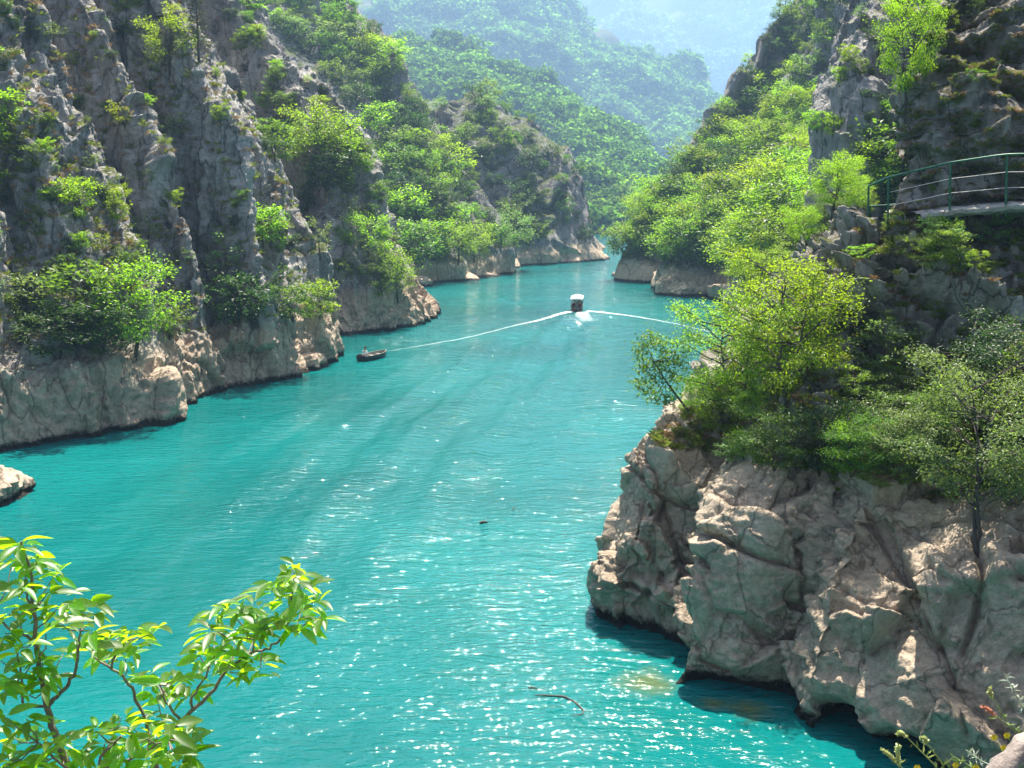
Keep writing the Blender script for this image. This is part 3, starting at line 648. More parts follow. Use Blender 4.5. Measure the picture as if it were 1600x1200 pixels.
def proto(kind, mat):
    """list of (wood mesh, leaf mesh, joined mesh) variants"""
    key = (kind, mat)
    if key in PROTO: return PROTO[key]
    spec = {'shrub': (4, dict(n_leaf=1500, lsize=.075, stems=4, rad=.42, lo=.15, nb=7, tw=.022, cl=.06)),
            'sparse': (3, dict(n_leaf=520, lsize=.075, stems=3, rad=.42, lo=.25, nb=6, tw=.02, cl=.05)),
            'tree': (4, dict(n_leaf=2600, lsize=.05, stems=1, rad=.44, lo=.25, nb=15, tw=.028, cl=.06, layers=False)),
            'near_tree': (3, dict(n_leaf=10500, lsize=.026, stems=2, rad=.46, lo=.25, nb=15, tw=.022, cl=.052)),
            'near_shrub': (3, dict(n_leaf=6500, lsize=.034, stems=5, rad=.45, lo=.1, nb=8, tw=.018, cl=.058)),
            'near_sparse': (3, dict(n_leaf=1500, lsize=.05, stems=3, rad=.38, lo=.25, nb=7, tw=.014, cl=.04)),
            'crown': (5, dict(n_leaf=900, lsize=.105, stems=1, rad=.46, lo=.15, nb=11, tw=.03, cl=.085, layers=False))}[kind]
    out = []
    for i in range(spec[0]):
        kk = (kind, '_arr', i)
        if kk not in PROTO:
            PROTO[kk] = plant_arrays(100 * len(kind) + i * 7 + 3, **spec[1])
        mb, V, Fl = PROTO[kk]
        wood = mb.mesh('trunk', M['bark']); leaf = mesh_from('crown', V, Fl, M[mat])
        WV = np.vstack(mb.V); Fs = []; mi = []
        for (k_, m_), fl in mb.F.items():
            f = np.vstack(fl); Fs.append(f); mi += [0] * len(f)
        Fs.append(Fl + len(WV)); mi += [1] * len(Fl)
        out.append((wood, leaf, mesh_from('plant', np.vstack([WV, V]), Fs, [M['bark'], M[mat]], False, mi)))
    PROTO[key] = out; return out
def put(name, kind, mat, loc, size, label, cat, group=None, split=False, wide=1.0, tilt=None, seed=None):
    rs = random.Random(seed if seed is not None else int(abs(loc[0] * 131 + loc[1] * 17 + loc[2] * 7) * 10))
    v = proto(kind, mat); wd, lf, jn = v[rs.randrange(len(v))]
    rz = rs.uniform(0, 6.28); s = (size * wide, size * wide, size)
    if split:
        o = empty(name, loc, rz); o.scale = s
        link('trunk', wd, o); link('crown', lf, o)
    else:
        o = empty(name, loc); o.rotation_euler = (rs.uniform(-.12, .12), rs.uniform(-.12, .12), rz); o.scale = s
        link('trunk', wd, o); link('crown', lf, o)
    if tilt: o.rotation_euler = (tilt[0], tilt[1], rz if len(tilt) < 3 else tilt[2])
    tag(o, label, cat, group); return o
def at(px, py, only=None, tries=24):
    for k in range(tries):
        r = hit(px, py + k * 2, only) or hit(px, py - k * 2, only)
        if r: return r
    return None
def hero(name, kind, mat, px, py, hpx, label, cat='bush', wide=1.0, split=True, only=None, tilt=None, sink=.1, group=None):
    r = at(px, py, only)
    if not r: print('MISS', label); return None
    p = r[0]; size = hpx * p.y / F * 1.03
    return put(name, kind, mat, (p.x, p.y, p.z - sink * size * .5), size, label, cat, group, split, wide, tilt)
LC = {'left_cliff'}; RS_ = {'rock_spur'}
hero('broadleaf_tree', 'tree', 'leaf_bright', 212, 556, 140, 'bright green tree with thin dark trunk on the ledge of the left cliff', 'tree', .85, only=LC)
hero('leafy_bush', 'shrub', 'leaf_pale', 50, 520, 100, 'pale leafed bush leaning out at the far left of the ledge on the left cliff', wide=1.0, only=LC)
hero('leafy_bush', 'shrub', 'leaf_mid', 125, 530, 125, 'tall tangled bush between the pale bush and the bright tree on the ledge', wide=1.1, only=LC)
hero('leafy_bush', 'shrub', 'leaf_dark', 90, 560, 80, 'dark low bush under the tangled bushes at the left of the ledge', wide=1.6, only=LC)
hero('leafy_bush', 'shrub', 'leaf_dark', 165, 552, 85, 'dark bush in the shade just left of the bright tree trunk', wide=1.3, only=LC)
hero('leafy_bush', 'shrub', 'leaf_mid', 265, 530, 55, 'small bush on the right of the bright tree at the top of the pale band', wide=1.1, only=LC)
hero('leafy_bush', 'sparse', 'leaf_pale', 330, 510, 75, 'thin pale bush at the foot of the middle rib of the left cliff', wide=1.2, only=LC)
hero('leafy_bush', 'shrub', 'leaf_dark', 395, 515, 100, 'dense dark green bush in the gully above the pale rock foot', wide=1.0, only=LC)
hero('leafy_bush', 'shrub', 'leaf_mid', 458, 502, 62, 'rounded bush near the end of the left cliff, left of the bright one', wide=1.2, only=LC)
hero('leafy_bush', 'shrub', 'leaf_bright', 500, 498, 62, 'bright yellow green bush on the outer corner of the left cliff foot', wide=1.0, only=LC)
hero('leafy_bush', 'tree', 'leaf_bright', 265, 122, 78, 'large bright bush high in the second gully of the left cliff', wide=.9, only=LC)
hero('leafy_bush', 'shrub', 'leaf_bright', 18, 200, 60, 'broad bright bush at the left edge of the picture, upper cliff', wide=1.2, only=LC)
hero('leafy_bush', 'shrub', 'leaf_bright', 425, 388, 68, 'bright spreading bush on the shaded face of the last rib of the left cliff', wide=1.0, only=LC)
hero('leafy_bush', 'sparse', 'leaf_pale', 355, 432, 62, 'silvery bush hanging on the bare rock above the dark gully bush', wide=1.0, only=LC)
hero('leafy_bush', 'sparse', 'leaf_pale', 232, 374, 38, 'low silvery bush on the grey slab between two ribs', wide=1.4, only=LC)
hero('leafy_bush', 'shrub', 'leaf_yellow', 118, 345, 66, 'yellow green bush on the grassy shelf of the left cliff', wide=.9, only=LC)
hero('leafy_bush', 'shrub', 'leaf_yellow', 186, 352, 60, 'yellow green bush on the crest right of the grassy shelf', wide=.6, only=LC)
hero('leafy_bush', 'shrub', 'leaf_mid', 430, 250, 62, 'mid green bush in the dark gully behind the last rib', wide=1.2)
hero('leafy_bush', 'tree', 'leaf_bright', 492, 262, 84, 'large bright bush in the hollow of the rock spur, left one of two', wide=.95)
hero('leafy_bush', 'tree', 'leaf_bright', 532, 284, 90, 'large bright bush in the hollow of the rock spur, right one of two', wide=1.0)
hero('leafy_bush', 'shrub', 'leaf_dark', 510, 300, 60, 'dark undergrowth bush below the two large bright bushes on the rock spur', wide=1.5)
hero('leafy_bush', 'tree', 'leaf_bright', 580, 408, 68, 'bright bush with an airy crown on the right flank of the rock spur', wide=.95)
hero('leafy_bush', 'tree', 'leaf_bright', 622, 470, 76, 'bright bush standing on the pale foot at the tip of the rock spur', wide=.8)
hero('leafy_bush', 'shrub', 'leaf_mid', 598, 462, 52, 'mid green bush tucked behind the bush at the tip of the rock spur', wide=1.0)
hero('leafy_bush', 'sparse', 'leaf_pale', 500, 405, 60, 'pale thin bush in the gully between left cliff and rock spur', wide=.8)
hero('leafy_bush', 'shrub', 'leaf_mid', 480, 330, 50, 'green bush on the crest edge of the last rib of the left cliff', wide=.9)
# the bare leaved conifer high on the left cliff
def conifer(seed):
    rs = np.random.default_rng(seed); mb = MB(); pos = []; dr = []
    mb.tube([[0, 0, 0], [.01, 0, .5], [0, .01, 1]], [.018, .011, .003], 6)
    for j in range(46):
        z = .16 + .82 * j / 46; a = j * 2.4 + rs.uniform(-.3, .3); ln = .27 * (1.08 - z) * rs.uniform(.6, 1.2) + .03
        d = np.array([math.cos(a), math.sin(a), rs.uniform(-.15, .3)]); t = np.linspace(0, 1, 4)[:, None]
        mb.tube(np.array([0, 0, z]) + t * d * ln, [.005, .004, .003, .001], 3, cap=False)
        for q in range(26):
            u = rs.uniform(.2, 1); pos.append(np.array([0, 0, z]) + d * ln * u + rs.normal(0, .014, 3)); dr.append(d + rs.normal(0, .8, 3))
    pos = np.array(pos); dr = unit(np.array(dr)); nm = unit(np.cross(dr, rs.normal(0, 1, dr.shape)))
    V, Fl = leaf_cards(pos, dr, nm, np.full(len(pos), .04), rs, .3); return mb.mesh('trunk', M['bark']), mesh_from('crown', V, Fl, M['leaf_conifer'])
r = at(311, 98)
if r:
    wd, lf = conifer(4); o = empty('conifer_tree', r[0]); o.scale = (r[0].y / F * 108,) * 3; o['label'] = 'thin brownish conifer standing high on the crest of the left cliff'; o['category'] = 'tree'
    link('trunk', wd, o); link('crown', lf, o)
# ridge and bank trees one can tell apart
hero('leafy_bush', 'crown', 'leaf_bright', 638, 352, 52, 'broad bright tree on the wooded ridge above the shore trees', 'tree', 1.0)
hero('leafy_bush', 'tree', 'leaf_bright', 716, 412, 58, 'light green shore tree in the middle of the pale foot of the wooded ridge', 'tree', 1.05)
hero('leafy_bush', 'tree', 'leaf_bright', 740, 410, 48, 'light green shore tree leaning over the water at the corner of the wooded ridge', 'tree', 1.0)
hero('leafy_bush', 'crown', 'leaf_mid', 660, 415, 62, 'darker shore tree at the left of the wooded ridge foot', 'tree', 1.1)
hero('leafy_bush', 'tree', 'leaf_pale', 806, 400, 64, 'grey green tree in the cove between wooded ridge and far headland', 'tree', 1.1)
# near right rock
NR = None
hero('broadleaf_tree', 'near_tree', 'leaf_bright', 1228, 640, 250, 'tall airy bright green tree rising from the slope of the near right rock', 'tree', .82)
hero('broadleaf_tree', 'near_tree', 'leaf_bright', 1160, 640, 190, 'yellow green tree with dark stems left of the tallest one on the near rock', 'tree', .95)
hero('leafy_bush', 'near_shrub', 'leaf_bright', 1130, 680, 100, 'thorny green bush on the left shoulder of the near rock', wide=1.1)
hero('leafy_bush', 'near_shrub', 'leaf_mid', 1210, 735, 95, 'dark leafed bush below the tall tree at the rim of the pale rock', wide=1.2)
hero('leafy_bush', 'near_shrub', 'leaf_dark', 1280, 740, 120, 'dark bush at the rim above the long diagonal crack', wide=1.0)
hero('leafy_bush', 'near_shrub', 'leaf_bright', 1330, 745, 90, 'bush hanging over the pale rock between the dark bush and the small tree', wide=1.1)
hero('broadleaf_tree', 'near_tree', 'leaf_pale', 1530, 860, 290, 'pale green small tree standing in a cleft on the right of the near rock', 'tree', .80)
hero('leafy_bush', 'near_shrub', 'leaf_pale', 1420, 740, 105, 'pale leafed bush left of the small tree in the cleft', wide=1.2)
hero('leafy_bush', 'near_shrub', 'leaf_mid', 1600, 700, 110, 'green bush at the right edge of the picture below the mossy rock', wide=1.0)
hero('leafy_bush', 'near_sparse', 'leaf_bright', 1305, 775, 55, 'small bright sprig low on the pale rock face', wide=1.0)
hero('leafy_bush', 'near_sparse', 'leaf_pale', 1135, 725, 45, 'small pale sprig hanging at the left rim of the pale rock', wide=1.6)
hero('leafy_bush', 'near_sparse', 'leaf_bright', 1460, 335, 50, 'leafy sprout beside the railing above the stone ledge', wide=.8)
hero('leafy_bush', 'near_sparse', 'leaf_pale', 1485, 445, 100, 'glossy leafed bush on the rock below the railing', wide=1.0)
hero('leafy_bush', 'near_sparse', 'leaf_mid', 1465, 420, 80, 'green creeping bush left of the glossy one below the railing', wide=.9)
hero('leafy_bush', 'near_sparse', 'leaf_pale', 1562, 400, 75, 'sparse bush under the overhanging stone ledge', wide=1.1)
hero('leafy_bush', 'near_sparse', 'leaf_bright', 1345, 640, 70, 'yellow green sprig on the grassy slope right of the tall tree', wide=1.0)
hero('leafy_bush', 'near_sparse', 'leaf_pale', 1345, 550, 60, 'light sprig in front of the grey boulder like outcrop', wide=1.0)
hero('broadleaf_tree', 'near_tree', 'leaf_bright', 1415, 170, 190, 'bright tree growing up against the edge of the upper right cliff', 'tree', .5, only={'right_hillside', 'rock_tower', 'upper_right_cliff'})
hero('leafy_bush', 'near_shrub', 'leaf_mid', 1400, 240, 90, 'green bush below the bright tree at the edge of the upper right cliff', wide=.8)
# bare limbed sapling leaning out over the water
def leaning():
    b = at(1078, 645); 
    if not b: return
    b = np.array(b[0]); D = b[1]
    path = np.array([b, P(1060, 622, D - .3), P(1040, 595, D - .5), P(1022, 565, D - .6), P(1010, 540, D - .7)])
    o = empty('leaning_sapling', b); tag(o, 'leafy sapling leaning left over the water from the shoulder of the near rock', 'tree')
    mb = MB(); mb.tube(path - b, [.045, .036, .028, .018, .008], 7); rs = np.random.default_rng(3); pos = []
    ends = [(1012, 530), (1000, 548), (1032, 540), (1005, 570), (1022, 590), (1000, 600), (1020, 615), (1045, 560), (1052, 590), (1042, 622), (1030, 570), (1060, 560)]
    for e in ends:
        q = P(e[0], e[1], D - .6 + rs.uniform(-.4, .4)); k = path[np.argmin(np.linalg.norm(path - q - [0, 0, .3], axis=1))]
        mb.tube(np.array([k, (k + q) / 2 + rs.normal(0, .05, 3), q]) - b, [.014, .01, .005], 5, cap=False)
        for _ in range(3):
            pos.append((q + rs.normal(0, .16, (46, 3))) - b)
    pos = np.vstack(pos); n = len(pos); dr = unit(rs.normal(0, 1, (n, 3)) + [0, 0, -.3]); nm = unit(rs.normal(0, .6, (n, 3)) + [0, 0, 1]); nm = unit(nm - dr * np.sum(nm * dr, 1, keepdims=True))
    V, Fl = leaf_cards(pos, dr, nm, rs.uniform(.09, .16, n), rs, .5)
    link('trunk', mb.mesh('trunk', M['bark']), o); link('crown', mesh_from('crown', V, Fl, M['leaf_mid']), o)
leaning()

# scattered individuals ------------------------------------------------
def inside(px, py, poly):
    c = False; n = len(poly)
    for i in range(n):
        x1, y1 = poly[i]; x2, y2 = poly[(i + 1) % n]
        if (y1 > py) != (y2 > py) and px < (x2 - x1) * (py - y1) / (y2 - y1) + x1: c = not c
    return c
OCC = {}
def scatter(poly, n, only, sizes, kinds, minz, minpx, group, name='leafy_bush', cat='bush', slope=-1, wide=(.9, 1.4), seed=1, sink=.12, maxz=1e9):
    rs = random.Random(seed); xs = [p[0] for p in poly]; ys = [p[1] for p in poly]; done = 0; pts = []
    for _ in range(n * 14):
        if done >= n: break
        px, py = rs.uniform(min(xs), max(xs)), rs.uniform(min(ys), max(ys))
        if not inside(px, py, poly): continue
        r = hit(px, py, only)
        if not r or r[0].z < minz or r[0].z > maxz or abs(r[1].z) < slope: continue
        if any((px - a) ** 2 + (py - b) ** 2 < minpx ** 2 for a, b in pts): continue
        pts.append((px, py)); kind, mat, lab = rs.choices([k[:3] for k in kinds], [k[3] for k in kinds])[0]
        s = rs.uniform(*sizes) * (1 if rs.random() < .8 else 1.35)
        p = r[0]; hh = 'low down' if p.z < 9 else 'halfway up' if p.z < 19 else 'high up'
        if only and 'near_right_rock' in only or 'upper_right_cliff' in only: hh = 'low down' if p.z < 8 else 'higher up'
        put(name, kind, mat, (p.x, p.y, p.z - sink * s), s, lab + ', ' + hh, cat, group, False, rs.uniform(*wide)); done += 1
    return done
wall = [(-160, -60), (262, -60), (330, 40), (400, 190), (490, 370), (505, 490), (300, 520), (-160, 560)]
K = lambda where: [('shrub', 'leaf_bright', 'small bright green shrub ' + where, 3.4), ('shrub', 'leaf_mid', 'small mid green shrub ' + where, 3), ('sparse', 'leaf_pale', 'thin silvery shrub ' + where, 2.4),
                   ('shrub', 'leaf_dark', 'small dark shrub ' + where, 1.5), ('sparse', 'leaf_yellow', 'sparse yellow green shrub ' + where, 2)]
scatter(wall, 120, {'left_cliff'}, (.5, 1.4), K('rooted in the ribbed left cliff'), 5, 13, 'shrubs on the left cliff', slope=.12, seed=3)
scatter([(330, -40), (400, 20), (470, 120), (560, 200), (600, 300), (606, 350), (650, 455), (530, 460), (480, 330), (400, 190)], 60, {'rock_spur'}, (.9, 2.2), K('on the dark rock spur'), 4.5, 13, 'shrubs on the rock spur', seed=4)
ridge = [(370, -40), (520, -10), (590, 50), (655, 165), (760, 300), (800, 400), (760, 414), (600, 425), (590, 200), (440, 60)]
scatter(ridge, 150, {'wooded_ridge'}, (1.9, 3.9), [('crown', 'leaf_bright', 'light green tree on the wooded ridge', 3), ('crown', 'leaf_mid', 'mid green tree on the wooded ridge', 5), ('crown', 'leaf_dark', 'dark green tree on the wooded ridge', 2.5), ('crown', 'leaf_pale', 'grey green tree on the wooded ridge', 1)],
        3.6, 9, 'trees on the wooded ridge', 'ridge_tree', 'tree', seed=5)
scatter([(655, 165), (740, 140), (850, 200), (900, 270), (940, 392), (800, 400), (760, 330)], 55, {'far_headland'}, (1.5, 3.2), [('crown', 'leaf_mid', 'mid green shrub on the far headland', 5), ('crown', 'leaf_dark', 'dark shrub on the far headland', 4), ('crown', 'leaf_pale', 'grey green shrub on the far headland', 1)],
        3.4, 9, 'shrubs on the far headland', 'headland_shrub', 'bush', seed=6, slope=.1)
bank = [(968, 410), (1000, 345), (1080, 270), (1180, 215), (1270, 170), (1330, 180), (1420, 240), (1400, 330), (1300, 400), (1230, 420), (1180, 440), (1120, 420), (1060, 415)]
scatter(bank, 290, {'right_hillside'}, (3.0, 5.2), [('tree', 'leaf_bright', 'bright green tree packed into the right bank wood', 5), ('crown', 'leaf_mid', 'mid green tree packed into the right bank wood', 4), ('tree', 'leaf_yellow', 'yellow green tree packed into the right bank wood', 1.6), ('tree', 'leaf_dark', 'dark green tree packed into the right bank wood', .8)],
        3.4, 8, 'trees of the right bank wood', 'bank_tree', 'tree', seed=7, wide=(1.0, 1.35))
scatter([(1085, 250), (1130, 160), (1200, 50), (1250, -20), (1400, -20), (1390, 100), (1300, 100), (1270, 170), (1150, 230)], 60, {'right_hillside'}, (1.6, 3.2), [('crown', 'leaf_mid', 'mid green shrub on the right crest', 5), ('crown', 'leaf_dark', 'dark shrub on the right crest', 3), ('crown', 'leaf_bright', 'bright shrub on the right crest', 3)],
        4, 11, 'shrubs on the right crest', 'crest_shrub', 'bush', seed=8)
scatter([(1262, 250), (1310, 60), (1350, 0), (1400, 0), (1400, 260)], 16, {'rock_tower'}, (.6, 1.3), K('on the rock tower'), 3, 14, 'shrubs on the rock tower', seed=9)
nslope = [(1060, 650), (1120, 600), (1200, 520), (1262, 440), (1340, 350), (1600, 340), (1700, 500), (1700, 760), (1440, 780), (1240, 730), (1050, 700), (1010, 690)]
NK = [('near_sparse', 'leaf_bright', 'bright sprig on the slope of the near right rock', 2), ('near_sparse', 'leaf_pale', 'pale sprig on the slope of the near right rock', 2), ('near_shrub', 'leaf_mid', 'low green bush on the slope of the near right rock', 2), ('near_shrub', 'leaf_dark', 'low dark bush on the slope of the near right rock', 1.2), ('near_shrub', 'leaf_bright', 'low bright bush on the slope of the near right rock', 1)]
scatter([(1060, 650), (1120, 600), (1200, 520), (1280, 560), (1440, 640), (1700, 600), (1700, 760), (1440, 780), (1240, 740), (1050, 700), (1010, 690)], 26, {'near_right_rock'}, (.7, 1.7), NK, 5, 22, 'bushes on the near right rock', seed=10)
scatter([(1262, 440), (1340, 350), (1600, 340), (1700, 500), (1700, 600), (1440, 620), (1300, 560)], 16, {'near_right_rock'}, (.4, .9), NK, 5, 40, 'bushes on the near right rock', seed=11)
scatter([(1420, 0), (1700, 0), (1700, 170), (1430, 170)], 14, {'upper_right_cliff'}, (.3, .8), [('near_sparse', 'leaf_mid', 'small green plant on the mossy upper right cliff', 2), ('near_sparse', 'leaf_dark', 'small dark plant on the mossy upper right cliff', 2)], 5, 30, 'plants on the upper right cliff', seed=12)
# bushes filling the gap behind the near rock
scatter([(1140, 600), (1170, 480), (1230, 400), (1330, 340), (1400, 330), (1400, 260), (1300, 290), (1190, 400)], 26, {'right_hillside', 'near_right_rock'}, (1.5, 2.8), [('near_tree', 'leaf_bright', 'bright leafy tree behind the near right rock', 3), ('near_tree', 'leaf_mid', 'mid green tree behind the near right rock', 1.5), ('near_tree', 'leaf_yellow', 'yellow green tree behind the near right rock', 1)],
        2, 14, 'trees behind the near right rock', 'bank_tree', 'tree', seed=13, wide=(.9, 1.3))

# grass, one mass on the ledges
def tufts(name, poly, n, only, blade, label, mat, slope, seed, minz=4, per=22, spread=.5):
    rs = np.random.default_rng(seed); r2 = random.Random(seed); xs = [p[0] for p in poly]; ys = [p[1] for p in poly]; pos = []
    k = 0; t = 0
    while k < n and t < n * 12:
        t += 1; px, py = r2.uniform(min(xs), max(xs)), r2.uniform(min(ys), max(ys))
        if not inside(px, py, poly): continue
        r = hit(px, py, only)
        if not r or r[0].z < minz or r[1].z < slope: continue
        pos.append(np.array(r[0])); k += 1
    if not pos: print('no grass', name); return
    pos = np.repeat(np.array(pos), per, axis=0); m = len(pos)
    pos = pos + rs.normal(0, blade * spread * .5, (m, 3)) * [1, 1, .3]
    dr = unit(rs.normal(0, .55, (m, 3)) + [0, -.15, 1.0]); s = rs.uniform(.5, 1.2, m) * blade; side = unit(np.cross(dr, rs.normal(0, 1, (m, 3))))
    a = pos - side * s[:, None] * .05; b = pos + side * s[:, None] * .05; mid = pos + dr * s[:, None] * .6; c = pos + dr * s[:, None] + unit(dr * [1, 1, 0]) * s[:, None] * .45 - [0, 0, 1] * s[:, None] * .2
    V = np.stack([a, b, mid + side * s[:, None] * .04, c], 1).reshape(-1, 3); i = np.arange(m)[:, None] * 4
    o = link(name, mesh_from(name, V, np.concatenate([i + [[0, 1, 2]], i + [[0, 2, 3]]]), M[mat])); tag(o, label, None, kind='stuff')
tufts('grass', nslope, 1300, {'near_right_rock'}, .20, 'green grass tufts on the slope of the near right rock', 'grass', .25, 21, per=26)
tufts('dry_grass', nslope, 600, {'near_right_rock'}, .18, 'reddish dry grass tufts on the slope of the near right rock', 'dry', .25, 22, per=26)
tufts('grass', [(1400, -60), (1750, -60), (1750, 330), (1400, 330)], 800, {'upper_right_cliff'}, .14, 'green grass tufts on the upper right cliff', 'grass', .30, 23, per=24)
tufts('dry_grass', [(1400, -60), (1750, -60), (1750, 330), (1400, 330)], 600, {'upper_right_cliff'}, .14, 'brown dry tufts on the upper right cliff', 'dry', .30, 24, per=24)
tufts('grass', wall, 800, {'left_cliff', 'rock_spur'}, .38, 'green grass tufts on the ledges of the left cliff', 'grass', .34, 25, per=14)
tufts('dry_grass', wall, 600, {'left_cliff', 'rock_spur'}, .34, 'dry brownish grass on the ledges of the left cliff', 'dry', .34, 26, per=14)

# woods on the far hills
def crown_cards(seed, n):
    rs = np.random.default_rng(seed); d = unit(rs.normal(0, 1, (n, 3))); r = rs.uniform(.55, 1, (n, 1)) ** .5
    lump = 1 + .35 * noise(d * 1.6 + seed, 3)[:, None]
    pos = d * r * lump * [.5, .5, .42] + [0, 0, .45]; dr = unit(rs.normal(0, 1, (n, 3))); nm = unit(d + rs.normal(0, .5, (n, 3)) + [0, 0, .5]); nm = unit(nm - dr * np.sum(nm * dr, 1, keepdims=True))
    return leaf_cards(pos - dr * .1, dr, nm, rs.uniform(.14, .26, n), rs, .8, .2)
CV = [crown_cards(200 + i, 95) for i in range(6)]
CM = [mesh_from('hill_crown', v, f, M['leaf_far']) for v, f in CV]
def sample(poly, n, only, seed, gap=45):
    r2 = random.Random(seed); xs = [p[0] for p in poly]; ys = [p[1] for p in poly]; out = []; t = 0
    while len(out) < n and t < n * 6:
        t += 1; px, py = r2.uniform(min(xs), max(xs)), r2.uniform(min(ys), max(ys))
        if not inside(px, py, poly): continue
        r = hit(px, py, only)
        if r:
            p = np.array(r[0])
            if noise(p[None] / gap, 300)[0] + .35 * r2.random() > -.12: out.append(p)
    return np.array(out)
h1 = sample([(440, -20), (1250, -20), (1250, 420), (440, 420)], 2500, {'near_wooded_hill'}, 31, 60)
h2 = sample([(500, -20), (1250, -20), (1250, 420), (500, 420)], 3600, {'middle_wooded_hill'}, 32, 110)
h3 = sample([(800, -20), (1250, -20), (1250, 300), (800, 300)], 1500, {'far_mountain'}, 33, 220)
h1 = h1[np.argsort(h1[:, 1])]; rs = np.random.default_rng(5)
for i, p in enumerate(h1[:290]):
    s = rs.uniform(5, 11); o = link('hill_tree', CM[i % 6], None, p - [0, 0, s * .15], (0, 0, rs.uniform(0, 6.3)), (s * rs.uniform(.9, 1.3), s * rs.uniform(.9, 1.3), s))
    tag(o, ('round tree low on the first hazy hillside behind the headland', 'round tree higher up on the first hazy hillside behind the headland')[p[2] > 55], 'tree', 'trees on the first hazy hillside')
def wood(name, pts, smin, smax, label, seed):
    rs = np.random.default_rng(seed); Vs = []; Fs = []; n0 = 0
    for i, p in enumerate(pts):
        v, f = CV[rs.integers(6)]; s = rs.uniform(smin, smax); a = rs.uniform(0, 6.3); ca, sa = math.cos(a), math.sin(a)
        k = 95 if smax < 14 else 60; v = v[:k * 4]; nf = len(f) // 2; f = np.concatenate([f[:k], f[nf:nf + k]])
        vv = v * s * [rs.uniform(.9, 1.3), rs.uniform(.9, 1.3), 1]; vv = np.stack([vv[:, 0] * ca - vv[:, 1] * sa, vv[:, 0] * sa + vv[:, 1] * ca, vv[:, 2]], 1) + p - [0, 0, s * .15]
        Vs.append(vv); Fs.append(f + n0); n0 += len(v)
    o = link(name, mesh_from(name, np.vstack(Vs), np.vstack(Fs), M['leaf_far'])); tag(o, label, None, kind='stuff')
wood('hillside_wood', h1[290:], 5.5, 13, 'wood covering the first hazy hillside', 41)
wood('middle_wood', h2, 10, 24, 'blue green wood covering the second hazy hillside', 42)
if len(h3): wood('mountain_wood', h3, 18, 42, 'patchy wood on the far mountain', 43)
# ------------------------------------------------------------------ water
def water_mat():
    m, nt, N, L = newmat('lake_water')
    b = N['Principled BSDF']; b.inputs['Roughness'].default_value = .05; b.inputs['IOR'].default_value = 1.36
    geo = N.new('ShaderNodeNewGeometry'); pos = geo.outputs['Position']
    n = noise_n(N, L, pos, .05, 3, .5)
    c = mixc(N, L, maprange(N, L, n, .35, .65), (.001, .078, .076), (.002, .128, .125))
    # submerged ledges seen through the shallow water at the foot of the near rock
    for q, rr in ((W(1008, 1066), 1.0), (W(1172, 1108), .7), (W(1120, 1100), .5)):
        vd = N.new('ShaderNodeVectorMath'); vd.operation = 'DISTANCE'; L.new(pos, vd.inputs[0]); vd.inputs[1].default_value = tuple(q)
        k = mth(N, L, 'ADD', vd.outputs['Value'], mth(N, L, 'MULTIPLY', mth(N, L, 'SUBTRACT', noise_n(N, L, pos, 1.3, 4, .6), .5), 1.4))
        c = mixc(N, L, maprange(N, L, k, rr * .2, rr, .75, 0), c, (.085, .105, .03))
    L.new(c, b.inputs['Base Color'])
    def wv(rot, sx, sy, s, det, dist=.4):
        mp = N.new('ShaderNodeMapping'); mp.inputs['Rotation'].default_value = (0, 0, R(rot)); mp.inputs['Scale'].default_value = (sx, sy, 1)
        L.new(pos, mp.inputs[0]); return noise_n(N, L, mp.outputs[0], s, det, .55, dist)
    a = wv(12, .38, 1, 3.2, 3); a2 = wv(-24, .45, 1, 6.5, 3); a3 = wv(30, .5, 1, .75, 2)
    patch = maprange(N, L, noise_n(N, L, pos, .045, 3, .5, .5), .38, .62, .55, 1.25)
    s = mth(N, L, 'ADD', mth(N, L, 'MULTIPLY', a, .62), mth(N, L, 'MULTIPLY', a2, .30)); s = mth(N, L, 'MULTIPLY', s, patch)
    s = mth(N, L, 'ADD', s, mth(N, L, 'MULTIPLY', a3, .9))
    a4 = wv(5, .35, 1, 1.25, 2); rd = mth(N, L, 'ABSOLUTE', mth(N, L, 'SUBTRACT', a4, .5)); s = mth(N, L, 'SUBTRACT', s, mth(N, L, 'MULTIPLY', mth(N, L, 'MULTIPLY', rd, 1.3), patch))
    bu = N.new('ShaderNodeBump'); bu.inputs['Strength'].default_value = 1; bu.inputs['Distance'].default_value = .17
    L.new(s, bu.inputs['Height']); L.new(bu.outputs[0], b.inputs['Normal'])
    return m
def build_water():
    # a sheet whose cells grow with the distance; long boat waves are real displacement
    ys = [-40.]; 
    while ys[-1] < 4800: ys.append(ys[-1] + (max(.14, .0035 * abs(ys[-1])) if 12 < ys[-1] < 260 else 6 if ys[-1] <= 12 else 80))
    ys = np.array(ys); nx = 520
    t = np.linspace(-1, 1, nx)
    rows = []
    for y in ys:
        hw = max(30, .56 * y); inner = t * hw
        x = inner.copy(); x[0] = -4500; x[-1] = 4500; rows.append(np.stack([x, np.full(nx, y), np.zeros(nx)], 1))
    G = np.stack(rows); p = G.reshape(-1, 3)
    z = wake(p)
    p = p.copy(); p[:, 2] = z
    return mesh_from('lake_water', p, grid_faces(len(ys), nx)[:, ::-1], water_mat(), True)
BOAT = W(904, 486)
